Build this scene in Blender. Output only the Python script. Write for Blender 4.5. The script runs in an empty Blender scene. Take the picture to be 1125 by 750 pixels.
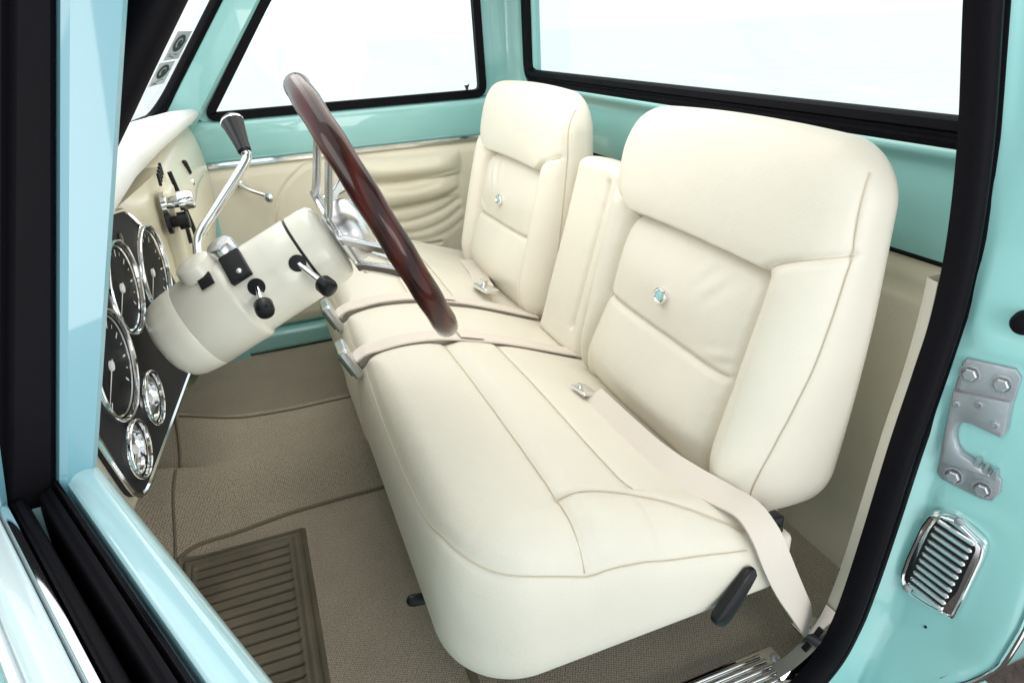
import bpy, bmesh, math
import numpy as np
from mathutils import Vector, Matrix, noise as mnoise

# ---------------------------------------------------------------- units
# Everything is laid out in half metres ("u") with the photographer's eye at
# the origin: x runs rearward, y across the cab to the passenger, z up.
S = 0.5
OFF = np.array([0.0, 0.0, 1.31])
rng = np.random.default_rng(7)
C = bpy.context.scene.collection
def W(p): return np.asarray(p, float) * S + OFF

# ---------------------------------------------------------------- materials
def mat(name, col, rough=0.5, metal=0.0, coat=0.0, spec=0.5, bump=None, var=None, sheen=0.0, coat_rough=0.05):
    m = bpy.data.materials.new(name); m.use_nodes = True
    nt = m.node_tree; N = nt.nodes; L = nt.links
    b = N['Principled BSDF']
    b.inputs['Base Color'].default_value = (*col, 1)
    b.inputs['Roughness'].default_value = rough
    b.inputs['Metallic'].default_value = metal
    b.inputs['Coat Weight'].default_value = coat
    b.inputs['Coat Roughness'].default_value = coat_rough
    b.inputs['Specular IOR Level'].default_value = spec
    if sheen:
        b.inputs['Sheen Weight'].default_value = sheen
    tc = N.new('ShaderNodeTexCoord')
    if var:                                   # (scale, amount): soft colour mottling
        n = N.new('ShaderNodeTexNoise'); n.inputs['Scale'].default_value = var[0]; n.inputs['Detail'].default_value = 5
        L.new(tc.outputs['Object'], n.inputs['Vector'])
        r = N.new('ShaderNodeValToRGB')
        a = var[1]
        r.color_ramp.elements[0].position = 0.3; r.color_ramp.elements[1].position = 0.7
        r.color_ramp.elements[0].color = (*[c * (1 - a) for c in col], 1)
        r.color_ramp.elements[1].color = (*[min(1, c * (1 + a)) for c in col], 1)
        L.new(n.outputs['Fac'], r.inputs['Fac']); L.new(r.outputs['Color'], b.inputs['Base Color'])
        r2 = N.new('ShaderNodeMapRange'); r2.inputs['To Min'].default_value = max(0.02, rough - 0.06); r2.inputs['To Max'].default_value = rough + 0.06
        L.new(n.outputs['Fac'], r2.inputs['Value']); L.new(r2.outputs['Result'], b.inputs['Roughness'])
    if bump:
        prev = None
        for kind, scale, dist in bump:
            if kind == 'v':
                t = N.new('ShaderNodeTexVoronoi'); out = t.outputs['Distance']
            else:
                t = N.new('ShaderNodeTexNoise'); t.inputs['Detail'].default_value = 4; out = t.outputs['Fac']
            t.inputs['Scale'].default_value = scale
            L.new(tc.outputs['Object'], t.inputs['Vector'])
            bp = N.new('ShaderNodeBump'); bp.inputs['Strength'].default_value = 1.0; bp.inputs['Distance'].default_value = dist
            L.new(out, bp.inputs['Height'])
            if prev: L.new(prev.outputs['Normal'], bp.inputs['Normal'])
            prev = bp
        L.new(prev.outputs['Normal'], b.inputs['Normal'])
    return m

def carpet_mat(name, c0, c1, scale):
    m = mat(name, c0, 0.95, spec=0.15, sheen=0.25)
    nt = m.node_tree; N = nt.nodes; L = nt.links; b = N['Principled BSDF']
    tc = N.new('ShaderNodeTexCoord')
    mp = N.new('ShaderNodeMapping'); mp.inputs['Scale'].default_value = (scale, scale, scale)
    mp.inputs['Rotation'].default_value = (0.0, 0.0, 0.5)
    L.new(tc.outputs['Object'], mp.inputs['Vector'])
    v = N.new('ShaderNodeTexVoronoi'); v.voronoi_dimensions = '2D'; v.inputs['Scale'].default_value = 1.0; v.inputs['Randomness'].default_value = 0.30
    L.new(mp.outputs['Vector'], v.inputs['Vector'])
    n = N.new('ShaderNodeTexNoise'); n.inputs['Scale'].default_value = 9; n.inputs['Detail'].default_value = 6
    L.new(tc.outputs['Object'], n.inputs['Vector'])
    r = N.new('ShaderNodeValToRGB')
    r.color_ramp.elements[0].color = (*c1, 1); r.color_ramp.elements[0].position = 0.12
    r.color_ramp.elements[1].color = (*c0, 1); r.color_ramp.elements[1].position = 0.62
    L.new(v.outputs['Distance'], r.inputs['Fac'])
    mx = N.new('ShaderNodeMix'); mx.data_type = 'RGBA'; mx.blend_type = 'MULTIPLY'; mx.inputs['Factor'].default_value = 0.5
    r3 = N.new('ShaderNodeValToRGB'); r3.color_ramp.elements[0].position = 0.3; r3.color_ramp.elements[1].position = 0.7
    r3.color_ramp.elements[0].color = (0.72, 0.72, 0.72, 1); r3.color_ramp.elements[1].color = (1, 1, 1, 1)
    L.new(n.outputs['Fac'], r3.inputs['Fac'])
    L.new(r.outputs['Color'], mx.inputs['A']); L.new(r3.outputs['Color'], mx.inputs['B'])
    L.new(mx.outputs['Result'], b.inputs['Base Color'])
    inv = N.new('ShaderNodeMath'); inv.operation = 'SUBTRACT'; inv.inputs[0].default_value = 1.0
    L.new(v.outputs['Distance'], inv.inputs[1])
    bp = N.new('ShaderNodeBump'); bp.inputs['Strength'].default_value = 0.9; bp.inputs['Distance'].default_value = 0.0025
    L.new(inv.outputs['Value'], bp.inputs['Height']); L.new(bp.outputs['Normal'], b.inputs['Normal'])
    return m

def glass_mat(name, tint, refl=0.35, base=0.02):
    m = bpy.data.materials.new(name); m.use_nodes = True
    nt = m.node_tree; N = nt.nodes; L = nt.links
    N.remove(N['Principled BSDF'])
    t = N.new('ShaderNodeBsdfTransparent'); t.inputs['Color'].default_value = (*tint, 1)
    g = N.new('ShaderNodeBsdfGlossy'); g.inputs['Roughness'].default_value = 0.02
    f = N.new('ShaderNodeLayerWeight'); f.inputs['Blend'].default_value = 0.5
    pw = N.new('ShaderNodeMath'); pw.operation = 'POWER'; pw.inputs[1].default_value = 4.0
    k = N.new('ShaderNodeMath'); k.operation = 'MULTIPLY_ADD'; k.inputs[1].default_value = refl; k.inputs[2].default_value = base
    L.new(f.outputs['Facing'], pw.inputs[0]); L.new(pw.outputs['Value'], k.inputs[0])
    mx = N.new('ShaderNodeMixShader')
    L.new(k.outputs['Value'], mx.inputs['Fac']); L.new(t.outputs['BSDF'], mx.inputs[1]); L.new(g.outputs['BSDF'], mx.inputs[2])
    L.new(mx.outputs['Shader'], N['Material Output'].inputs['Surface'])
    return m

def wood_mat():
    m = mat('mahogany', (0.05, 0.010, 0.008), 0.4, coat=0.6, spec=0.1)
    nt = m.node_tree; N = nt.nodes; L = nt.links; b = N['Principled BSDF']
    tc = N.new('ShaderNodeTexCoord')
    mp = N.new('ShaderNodeMapping'); mp.inputs['Scale'].default_value = (9, 9, 4)
    L.new(tc.outputs['Object'], mp.inputs['Vector'])
    w = N.new('ShaderNodeTexWave'); w.inputs['Scale'].default_value = 1.3; w.inputs['Distortion'].default_value = 4.0; w.inputs['Detail'].default_value = 3; w.inputs['Detail Scale'].default_value = 1.2
    L.new(mp.outputs['Vector'], w.inputs['Vector'])
    r = N.new('ShaderNodeValToRGB')
    r.color_ramp.elements[0].color = (0.026, 0.006, 0.005, 1); r.color_ramp.elements[0].position = 0.1
    r.color_ramp.elements[1].color = (0.066, 0.012, 0.009, 1); r.color_ramp.elements[1].position = 0.9
    L.new(w.outputs['Fac'], r.inputs['Fac']); L.new(r.outputs['Color'], b.inputs['Base Color'])
    return m

VINYL = mat('cream_vinyl', (0.735, 0.687, 0.593), 0.46, spec=0.35, bump=[('n', 14, 0.0024), ('v', 420, 0.00016)], var=(5, 0.025))
PANEL = mat('cream_panel_vinyl', (0.78, 0.72, 0.585), 0.5, spec=0.35, bump=[('v', 420, 0.0002)], var=(6, 0.03))
DASHC = mat('cream_paint', (0.70, 0.65, 0.50), 0.32, spec=0.45, coat=0.3, coat_rough=0.2, var=(7, 0.02))
COLUMN = mat('cream_enamel', (0.82, 0.78, 0.67), 0.3, coat=0.4, coat_rough=0.12, var=(9, 0.02))
PADM = mat('dash_vinyl_lit', (0.86, 0.855, 0.83), 0.42, bump=[('v', 380, 0.0002)], var=(6, 0.02))  # light through the windshield put into the pad's white base colour
THREAD = mat('tan_thread', (0.62, 0.545, 0.425), 0.8)
TEAL = mat('mint_paint', (0.285, 0.575, 0.565), 0.3, coat=1.0, coat_rough=0.03, bump=[('n', 45, 0.0002)], var=(4, 0.03))
TEAL_SHADE = mat('mint_paint_shaded', (0.165, 0.38, 0.45), 0.3, coat=1.0, coat_rough=0.03, var=(4, 0.02))  # darker copy of the mint: shade on the door post put into the colour
SKINP = mat('ice_white_skin', (0.64, 0.77, 0.79), 0.3, coat=1.0, coat_rough=0.03, var=(4, 0.02))  # paler base colour for the outer door skin
TEAL_LIT = mat('mint_paint_lit', (0.42, 0.66, 0.70), 0.3, coat=1.0, coat_rough=0.03, var=(4, 0.02))  # paler copy of the mint: light on the open door put into the colour
RUBBER = mat('black_rubber', (0.004, 0.0035, 0.0055), 0.6, spec=0.1, bump=[('n', 120, 0.0004)])
BLACK = mat('black_plastic', (0.010, 0.010, 0.012), 0.3, spec=0.3)
PLATE = mat('charcoal_panel', (0.022, 0.021, 0.023), 0.7, spec=0.2, bump=[('n', 300, 0.0001)])
CHROME = mat('chrome', (0.86, 0.86, 0.87), 0.07, metal=1.0, var=(14, 0.03))
ALU = mat('brushed_aluminium', (0.70, 0.70, 0.71), 0.26, metal=1.0, var=(30, 0.05))
STEEL = mat('zinc_steel', (0.42, 0.43, 0.46), 0.42, metal=0.75, bump=[('n', 160, 0.0003)], var=(25, 0.12))
CARPET = carpet_mat('loop_carpet', (0.28, 0.235, 0.178), (0.54, 0.46, 0.36), 270)
HEELM = mat('brown_rubber_mat', (0.145, 0.122, 0.088), 0.62, spec=0.3, bump=[('n', 90, 0.0006)], var=(8, 0.25))
PIPING = mat('brown_binding', (0.17, 0.14, 0.10), 0.85)
WOOD = wood_mat()
WEB = mat('cream_webbing', (0.70, 0.63, 0.56), 0.75, spec=0.25, bump=[('n', 500, 0.0004)])
GLASS = glass_mat('window_glass', (0.93, 0.985, 0.98))
LENS = glass_mat('gauge_glass', (0.98, 0.98, 0.98), 0.12, 0.004)
DIAL = mat('black_dial', (0.008, 0.009, 0.011), 0.6, spec=0.1)
SILVER = mat('silver_dial', (0.75, 0.77, 0.80), 0.12, metal=1.0)
WHITE = mat('white_print', (0.78, 0.78, 0.76), 0.5)
GREENP = mat('green_button', (0.03, 0.13, 0.08), 0.4)
ORANGE = mat('orange_needle', (0.8, 0.2, 0.03), 0.4)
MINTB = mat('mint_enamel', (0.30, 0.62, 0.62), 0.2, coat=1.0)
STICK = mat('grey_sticker_paper', (0.55, 0.55, 0.58), 0.6)
INK = mat('black_ink', (0.015, 0.015, 0.02), 0.6)
CONC = mat('pale_concrete', (0.80, 0.80, 0.80), 0.85, bump=[('n', 30, 0.003)], var=(1.5, 0.06))
SOIL = mat('brown_soil', (0.06, 0.045, 0.038), 0.95, bump=[('n', 60, 0.02)], var=(20, 0.4))

# ---------------------------------------------------------------- mesh helpers
class MB:
    def __init__(s): s.v = []; s.f = []; s.m = []; s.n = 0
    def add(s, V, F, mi=0):
        V = np.asarray(V, float).reshape(-1, 3)
        s.v.append(V)
        n = s.n
        for f in F: s.f.append([i + n for i in f]); s.m.append(mi)
        s.n += len(V); return s
    def addgrid(s, G, mi=0, wrap=False, flip=False):
        G = np.asarray(G, float); a, b = G.shape[:2]
        s.v.append(G.reshape(-1, 3))
        i = np.arange(a - 1)[:, None]; bj = b if wrap else b - 1
        j = np.arange(bj)[None, :]; j2 = (j + 1) % b
        q = np.stack([(i * b + j), (i * b + j2), ((i + 1) * b + j2), ((i + 1) * b + j)], -1).reshape(-1, 4) + s.n
        if flip: q = q[:, ::-1]
        s.f.extend(q.tolist()); s.m.extend([mi] * len(q)); s.n += a * b; return s

class Node: pass
def thing(name, label, cat, base, group=None, kind=None):
    o = bpy.data.objects.new(name, None); C.objects.link(o)
    o.location = W(base); o.empty_display_size = 0.05
    o['label'] = label; o['category'] = cat
    if group: o['group'] = group
    if kind: o['kind'] = kind
    o['base'] = [float(c) for c in W(base)]
    return o
def base_of(o):
    while o is not None:
        if 'base' in o: return np.array(o['base'][:])
        o = o.parent
    return np.zeros(3)
def build(mb, name, mats, parent=None, label=None, cat=None, group=None, kind=None, smooth=40, recalc=True):
    V = np.concatenate(mb.v) * S + OFF
    own = parent is None
    base = V.mean(0) if own else base_of(parent)
    if own: base[2] = V[:, 2].min()
    V = V - base
    me = bpy.data.meshes.new(name)
    me.from_pydata(V.tolist(), [], mb.f)
    if not isinstance(mats, (list, tuple)): mats = [mats]
    for m in mats: me.materials.append(m)
    me.polygons.foreach_set('material_index', mb.m)
    me.update()
    if recalc:
        bm = bmesh.new(); bm.from_mesh(me)
        bmesh.ops.recalc_face_normals(bm, faces=bm.faces)
        bm.to_mesh(me); bm.free()
    if smooth:
        me.polygons.foreach_set('use_smooth', [True] * len(me.polygons))
        try: me.set_sharp_from_angle(angle=math.radians(smooth))
        except Exception: pass
    o = bpy.data.objects.new(name, me); C.objects.link(o)
    if own:
        o.location = base; o['base'] = [float(c) for c in base]
    else: o.parent = parent
    if label: o['label'] = label
    if cat: o['category'] = cat
    if group: o['group'] = group
    if kind: o['kind'] = kind
    return o
def unit(v):
    v = np.asarray(v, float); return v / max(np.linalg.norm(v), 1e-9)
def frame(t, up=(0, 0, 1)):
    t = unit(t); a = np.cross(up, t)
    if np.linalg.norm(a) < 1e-4: a = np.cross((1, 0, 0), t)
    a = unit(a); return a, np.cross(t, a)
def smooth_path(P, n=8, closed=False):
    P = np.asarray(P, float); k = len(P); out = []
    rngk = range(k if closed else k - 1)
    for i in rngk:
        g = (lambda j: P[j % k]) if closed else (lambda j: P[min(max(j, 0), k - 1)])
        p0, p1, p2, p3 = g(i - 1), g(i), g(i + 1), g(i + 2)
        for t in np.arange(n) / n:
            out.append(0.5 * ((2 * p1) + (p2 - p0) * t + (2 * p0 - 5 * p1 + 4 * p2 - p3) * t * t + (3 * p1 - p0 - 3 * p2 + p3) * t ** 3))
    if not closed: out.append(P[-1])
    return np.array(out)
def sweep(mb, path, prof, mi=0, up=(0, 0, 1), closed=False, cap=True, closed_prof=True, scale=None):
    """prof: 2-D points (side, up) carried along path."""
    P = np.asarray(path, float); prof = np.asarray(prof, float); n = len(P); G = []
    for i in range(n):
        if closed: t = P[(i + 1) % n] - P[i - 1]
        else: t = P[min(i + 1, n - 1)] - P[max(i - 1, 0)]
        u = up[i] if np.ndim(up) == 2 else up
        a, b = frame(t, u); k = 1 if scale is None else scale[i]
        G.append(P[i] + k * (prof[:, :1] * a + prof[:, 1:2] * b))
    if closed: G.append(G[0])
    G = np.array(G); st = mb.n
    mb.addgrid(G, mi, wrap=closed_prof)
    if cap and not closed and closed_prof:
        m = len(prof)
        mb.f.append(list(range(st, st + m))[::-1]); mb.m.append(mi)
        mb.f.append(list(range(st + (n - 1) * m, st + n * m))); mb.m.append(mi)
    return mb
def circ(r, n=14, ry=None):
    a = np.arange(n) * 2 * math.pi / n
    return np.stack([r * np.cos(a), (ry or r) * np.sin(a)], 1)
def tube(mb, path, r, mi=0, n=12, closed=False, up=(0, 0, 1), round_ends=False):
    P = np.asarray(path, float); sc = None
    if np.ndim(r): sc = np.asarray(r, float); pr = circ(1, n)
    else: pr = circ(r, n)
    if round_ends and sc is None:
        t0 = unit(P[0] - P[1]); t1 = unit(P[-1] - P[-2])
        A = [P[0] + t0 * r * math.sin(q) for q in (1.5, 1.1, 0.6)]; B = [P[-1] + t1 * r * math.sin(q) for q in (0.6, 1.1, 1.5)]
        sc = np.r_[[math.cos(q) for q in (1.5, 1.1, 0.6)], np.ones(len(P)), [math.cos(q) for q in (0.6, 1.1, 1.5)]] * r
        P = np.vstack([A, P, B]); pr = circ(1, n)
    return sweep(mb, P, pr, mi, up=up, closed=closed, scale=sc)
def lathe(mb, prof, o, ax, n=40, mi=0, sx=1.0, ref=(0, 0, 1)):
    """prof: (distance along the axis, radius)."""
    ax = unit(ax); a, b = frame(ax, ref); o = np.asarray(o, float)
    th = np.arange(n) * 2 * math.pi / n
    G = [o + s * ax + r * (sx * np.cos(th)[:, None] * a + np.sin(th)[:, None] * b) for s, r in prof]
    return mb.addgrid(np.array(G), mi, wrap=True)
def rbox(mb, c, size, r=0.02, mi=0, ex=(1, 0, 0), ey=(0, 1, 0), n=4):
    """box with rounded edges, axes ex, ey."""
    ex = unit(ex); ez = unit(np.cross(ex, ey)); ey = np.cross(ez, ex)
    h = np.asarray(size, float) / 2; r = min(r, *(h * 0.999)); inner = h - r
    def line(hh, ii):
        t = np.linspace(0, 1, n + 1)
        k = np.tan(t * math.pi / 4)
        return np.r_[-hh + 0 * k[:0], *[-(ii + r * kk) for kk in k[::-1]], *[(ii + r * kk) for kk in k]]
    for axis in range(3):
        u, v = [(1, 2), (2, 0), (0, 1)][axis]
        lu, lv = line(h[u], inner[u]), line(h[v], inner[v])
        for sgn in (-1, 1):
            U, Vv = np.meshgrid(lu, lv, indexing='ij')
            p = np.zeros(U.shape + (3,)); p[..., u] = U; p[..., v] = Vv; p[..., axis] = sgn * h[axis]
            q = np.clip(p, -inner, inner); d = p - q
            d = d / np.linalg.norm(d, axis=-1, keepdims=True)
            p = q + r * d
            G = np.asarray(c, float) + p[..., :1] * ex + p[..., 1:2] * ey + p[..., 2:] * ez
            mb.addgrid(G, mi, flip=(sgn < 0))
    return mb
def prism(mb, poly, o, ex, ey, t, mi=0, bev=0.0):
    """2-D polygon in plane (o, ex, ey) thickened by t along ex x ey, front edge chamfered by bev."""
    o = np.asarray(o, float); ex = unit(ex); ey = unit(ey); en = np.cross(ex, ey)
    P = np.asarray(poly, float); n = len(P)
    c = P.mean(0)
    def ring(Q, k): return o + Q[:, :1] * ex + Q[:, 1:] * ey + k * en
    def inset(d):
        out = []
        ar = 0.5 * np.sum(P[:, 0] * np.roll(P[:, 1], -1) - np.roll(P[:, 0], -1) * P[:, 1]); sg = 1 if ar > 0 else -1
        for i in range(n):
            e0 = unit(P[i] - P[i - 1]); e1 = unit(P[(i + 1) % n] - P[i])
            n0 = sg * np.array([-e0[1], e0[0]]); n1 = sg * np.array([-e1[1], e1[0]])
            b = n0 + n1; b = b / max(0.3, (1 + n0 @ n1))
            out.append(P[i] + d * b)
        return np.array(out)
    R = [ring(P, 0)]
    if bev: R += [ring(P, t - bev), ring(inset(bev * 0.3), t - bev * 0.3), ring(inset(bev), t)]
    else: R += [ring(P, t)]
    st = mb.n
    mb.addgrid(np.array(R), mi, wrap=True)
    mb.f.append(list(range(st, st + n))[::-1]); mb.m.append(mi)
    mb.f.append(list(range(st + (len(R) - 1) * n, st + len(R) * n))); mb.m.append(mi)
    return mb
def rpoly(pts, r, k=5):
    """round the corners of a polygon."""
    P = np.asarray(pts, float); n = len(P); out = []
    rr = r if np.ndim(r) else [r] * n
    for i in range(n):
        a = P[i - 1] - P[i]; b = P[(i + 1) % n] - P[i]; la, lb = np.linalg.norm(a), np.linalg.norm(b)
        d = min(rr[i], la * 0.45, lb * 0.45)
        if d < 1e-6: out.append(P[i]); continue
        p, q = P[i] + a / la * d, P[i] + b / lb * d
        for t in np.linspace(0, 1, k + 1): out.append((1 - t) ** 2 * p + 2 * t * (1 - t) * P[i] + t * t * q)
    return np.array(out)
def sstep(x, a, b):
    t = np.clip((x - a) / (b - a), 0, 1); return t * t * (3 - 2 * t)
def pdist(X, Y, poly):
    """distance of points to a polyline."""
    d = np.full(X.shape, 9.0); poly = np.asarray(poly, float)
    for p, q in zip(poly[:-1], poly[1:]):
        e = q - p; L2 = max(e @ e, 1e-12)
        t = np.clip(((X - p[0]) * e[0] + (Y - p[1]) * e[1]) / L2, 0, 1)
        d = np.minimum(d, np.hypot(X - p[0] - t * e[0], Y - p[1] - t * e[1]))
    return d
def fbm(X, Y, seed, f):
    r = np.random.default_rng(seed); z = np.zeros_like(X)
    for k in range(14):
        a = r.uniform(0, 6.28); w = f * r.uniform(0.5, 1.6); z += np.sin((X * math.cos(a) + Y * math.sin(a)) * w + r.uniform(0, 6.28))
    return z / 14

def pad(N, size, corners, rad, p, top, bottom, O, ex, ey, en, disp=None, rb=None, seams=(), seam_depth=0.010, seam_w=0.012, thread=True, warp=None):
    pk = None
    """stuffed upholstery pad: two sheets meeting round a rounded outline.
    size (w,h) half sizes; corners radii (--, +-, ++, -+); rad edge radii (x-, x+, y-, y+);
    top(X,Y), bottom(X,Y) heights of the two sheets; seams: list of (polyline, depth)."""
    w, h = size
    s = np.linspace(-1, 1, N); e = np.sign(s) * (1 - (1 - np.abs(s)) ** 1.7)
    A, H = np.meshgrid(e, e, indexing='ij')
    m = np.maximum(np.maximum(np.abs(A), np.abs(H)), 1e-9)
    bx, by = A / m * w, H / m * h
    ci = np.where(A < 0, np.where(H < 0, 0, 3), np.where(H < 0, 1, 2)); R = np.asarray(corners, float)[ci]
    cx, cy = np.sign(A) * (w - R), np.sign(H) * (h - R)
    dx, dy = bx - cx, by - cy
    inz = (np.abs(bx) > np.abs(cx)) & (np.abs(by) > np.abs(cy)) & (R > 0)
    L = np.maximum(np.hypot(dx, dy), 1e-9)
    bx = np.where(inz, cx + dx / L * R, bx); by = np.where(inz, cy + dy / L * R, by)
    X, Y = bx * m, by * m
    UX, UY = X, Y
    if warp is not None: X, Y = warp(X, Y)
    def q(d, r):
        t = 1 - np.clip(d / r, 0, 1); return np.maximum(0, 1 - t ** p) ** (1 / p)
    Rl = np.where(UX < 0, np.where(UY < 0, corners[0], corners[3]), np.where(UY < 0, corners[1], corners[2]))
    qx, qy = np.abs(UX) - (w - Rl), np.abs(UY) - (h - Rl)
    dist = Rl - np.hypot(np.maximum(qx, 0), np.maximum(qy, 0)) - np.minimum(np.maximum(qx, qy), 0)
    dist = np.where(m > 1 - 1e-9, 0.0, np.maximum(dist, 0.0))
    ds = [w + UX, w - UX, h + UY, h - UY]
    def prof(r):
        wt = [1 / (np.maximum(d, 0) + 0.015) ** 3 for d in ds]
        re = sum(a * b for a, b in zip(wt, r)) / sum(wt)
        return q(dist, re)
    P = prof(rad); Pb = prof(rb or [0.05] * 4)
    zt = top(X, Y) * P
    if disp is not None: zt = zt + disp(X, Y) * (1 - (1 - P) ** 2)
    for item in seams:
        poly, dep = item[0], item[1]; sw = item[2] if len(item) > 2 else seam_w
        d = pdist(X, Y, poly)
        if pk is None: pk = fbm(X, Y, 91, 95) + 0.7 * fbm(X, Y, 92, 48)
        zt = zt + 0.0022 * pk * np.exp(-(d / 0.035) ** 2) * np.minimum(1, P)
        zt = zt - (dep * np.exp(-(d / sw) ** 2) + 0.35 * dep * np.exp(-(d / (sw * 3.5)) ** 2)) * (1 - (1 - P) ** 2)
    zb = bottom(X, Y) * Pb
    ex, ey, en = map(np.asarray, (ex, ey, en))
    G = np.asarray(O) + X[..., None] * ex + Y[..., None] * ey + zt[..., None] * en
    Gb = np.asarray(O) + X[..., None] * ex + Y[..., None] * ey - zb[..., None] * en
    mb = MB(); mb.addgrid(G, 0)
    K = max(2, N // 60)
    idx = np.unique(np.r_[np.arange(0, N, 1)])
    mb.addgrid(Gb[np.ix_(idx, idx)], 0, flip=True)
    if thread:
        fx, fy = X.ravel(), Y.ravel(); g3 = G.reshape(-1, 3)
        gn = np.cross(np.gradient(G, axis=0), np.gradient(G, axis=1)); gn = gn / np.maximum(np.linalg.norm(gn, axis=-1, keepdims=True), 1e-12)
        if (gn[N // 2, N // 2] @ en) < 0: gn = -gn
        gn = gn.reshape(-1, 3)
        for item in seams:
            if len(item) > 3 and not item[3]: continue
            poly = np.asarray(item[0], float)
            seg = np.linalg.norm(np.diff(poly, axis=0), axis=1); tot = seg.sum(); cum = np.r_[0, np.cumsum(seg)]
            t = np.linspace(0, tot, max(8, int(tot / 0.02)))
            qx, qy = np.interp(t, cum, poly[:, 0]), np.interp(t, cum, poly[:, 1])
            pts = []; nrs = []
            for a, b in zip(qx, qy):
                d2 = (fx - a) ** 2 + (fy - b) ** 2; k = np.argpartition(d2, 4)[:4]; wt = 1 / (d2[k] + 1e-7)
                pts.append((g3[k] * wt[:, None]).sum(0) / wt.sum()); nrs.append(unit((gn[k] * wt[:, None]).sum(0)))
            pts = np.array(pts); nrs = np.array(nrs)
            for _ in range(1):
                pts[1:-1] = 0.25 * pts[:-2] + 0.5 * pts[1:-1] + 0.25 * pts[2:]; nrs[1:-1] = 0.25 * nrs[:-2] + 0.5 * nrs[1:-1] + 0.25 * nrs[2:]
            tube(mb, pts + 0.0030 * nrs, 0.0015, 1, n=6, up=tuple(en))
    return mb

# ================================================================= SETTING
g = MB(); g.add([(-160, -160, -2.62), (160, -160, -2.62), (160, 160, -2.62), (-160, 160, -2.62)], [(0, 1, 2, 3)])
build(g, 'ground', CONC, kind='structure', smooth=0)
k = 44; gx, gy = np.meshgrid(np.linspace(-4.5, 6.5, k), np.linspace(-0.4, 5.2, k), indexing='ij')
edge = np.minimum(np.minimum(gx + 4.5, 6.5 - gx), np.minimum(gy + 0.4, 5.2 - gy))
zz = -2.61 + np.clip(edge, 0, 0.3) * 0.12 + 0.02 * fbm(gx, gy, 3, 9) * np.clip(edge * 3, 0, 1)
d = MB(); d.addgrid(np.stack([gx, gy, zz], -1)); build(d, 'soil', SOIL, kind='structure', smooth=60)

# ================================================================= CAB SHELL
cab = thing('pickup_cab', 'mint green pickup truck cab with cream lining, seen through its open driver doorway', 'pickup truck', (0.5, 2.35, -1.9))
Y0, Y1 = 0.90, 4.0
XR = 1.60

# ---- floor pan and firewall (painted, under the carpet)
b = MB(); rbox(b, (0.35, 2.35, -1.80), (2.6, 3.3, 0.10), 0.01)
rbox(b, (-1.02, 2.35, -1.05), (0.06, 3.3, 1.45), 0.01)
build(b, 'floor_pan', TEAL, cab)
# ---- rocker / sill under the doorway
b = MB()
prof = np.array([(1.06, -1.735), (0.93, -1.735), (0.915, -1.80), (0.80, -1.84), (0.68, -1.90), (0.64, -2.02), (0.70, -2.12), (1.06, -2.12)])
G = np.array([[(x, y, z) for y, z in prof] for x in np.linspace(-0.6, 1.30, 8)])
b.addgrid(G, wrap=True); build(b, 'rocker_panel', TEAL, cab, smooth=50)

# ---- rear wall: cream board below, painted band, window above
yy = np.linspace(0.93, 4.0, 70); zzz = np.linspace(-1.75, -0.622, 50)
YY, ZZ = np.meshgrid(yy, zzz, indexing='ij')
XX = XR + 0.004 * fbm(YY, ZZ, 5, 5) - 0.02 * sstep(-ZZ, 1.55, 1.75)
XX = XX + 0.008 * np.exp(-((ZZ + 0.715) / 0.010) ** 2)
b = MB(); b.addgrid(np.stack([XX, YY, ZZ], -1)); build(b, 'rear_trim_panel', PANEL, cab, smooth=60)
b = MB(); sweep(b, [(XR - 0.004, 0.9, -0.618), (XR - 0.004, 4.0, -0.618)], circ(0.008, 8)); build(b, 'welt', RUBBER, cab)
# painted band with a rolled ledge below the glass
prof = [(XR + 0.06, 0.62), (XR + 0.02, 0.60), (XR + 0.0, 0.55)]
band = np.array([(1.592, -0.612), (1.588, -0.56), (1.592, -0.47), (1.597, -0.40), (1.588, -0.372), (1.570, -0.352), (1.568, -0.335), (1.585, -0.318), (1.62, -0.312)])
band = smooth_path(np.c_[band, 0 * band[:, 0]], 5)[:, :2]
b = MB()
G = np.array([[(x, y, z) for x, z in band] for y in np.linspace(0.85, 4.05, 40)]); b.addgrid(G)
# window surround above and at both ends
WIN = dict(y0=0.84, y1=3.86, z0=-0.30, z1=0.50)
def sur(y0, y1, z0, z1): rbox(b, (1.625, (y0 + y1) / 2, (z0 + z1) / 2), (0.05, y1 - y0, z1 - z0), 0.015)
sur(3.80, 4.12, -0.33, 0.72); sur(0.62, 0.86, -0.33, 0.72); sur(0.80, 3.90, 0.47, 0.72)
build(b, 'rear_wall', TEAL, cab, smooth=50)
rect = rpoly([(WIN['y0'], WIN['z0']), (WIN['y1'], WIN['z0']), (WIN['y1'], WIN['z1']), (WIN['y0'], WIN['z1'])], 0.09, 8)
ring = np.array([(1.592, y, z) for y, z in rect])
win = MB(); prism(win, rpoly([(WIN['y0'] + .02, WIN['z0'] + .02), (WIN['y1'] - .02, WIN['z0'] + .02), (WIN['y1'] - .02, WIN['z1'] - .02), (WIN['y0'] + .02, WIN['z1'] - .02)], 0.07), (1.612, 0, 0), (0, 1, 0), (0, 0, 1), 0.01)
rw = build(win, 'rear_window', GLASS, cab, smooth=0)
s = MB()
cen = np.array([1.592, 2.35, 0.1])
def seal_ring(mb, ring, prof, axis):
    n = len(ring); G = []
    for i in range(n):
        t = unit(ring[(i + 1) % n] - ring[i - 1]); ax = np.asarray(axis, float); o = np.cross(t, ax)
        G.append(ring[i] + np.array([pp[0] * o + pp[1] * ax for pp in prof]))
    G.append(G[0]); mb.addgrid(np.array(G), wrap=True)
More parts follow.
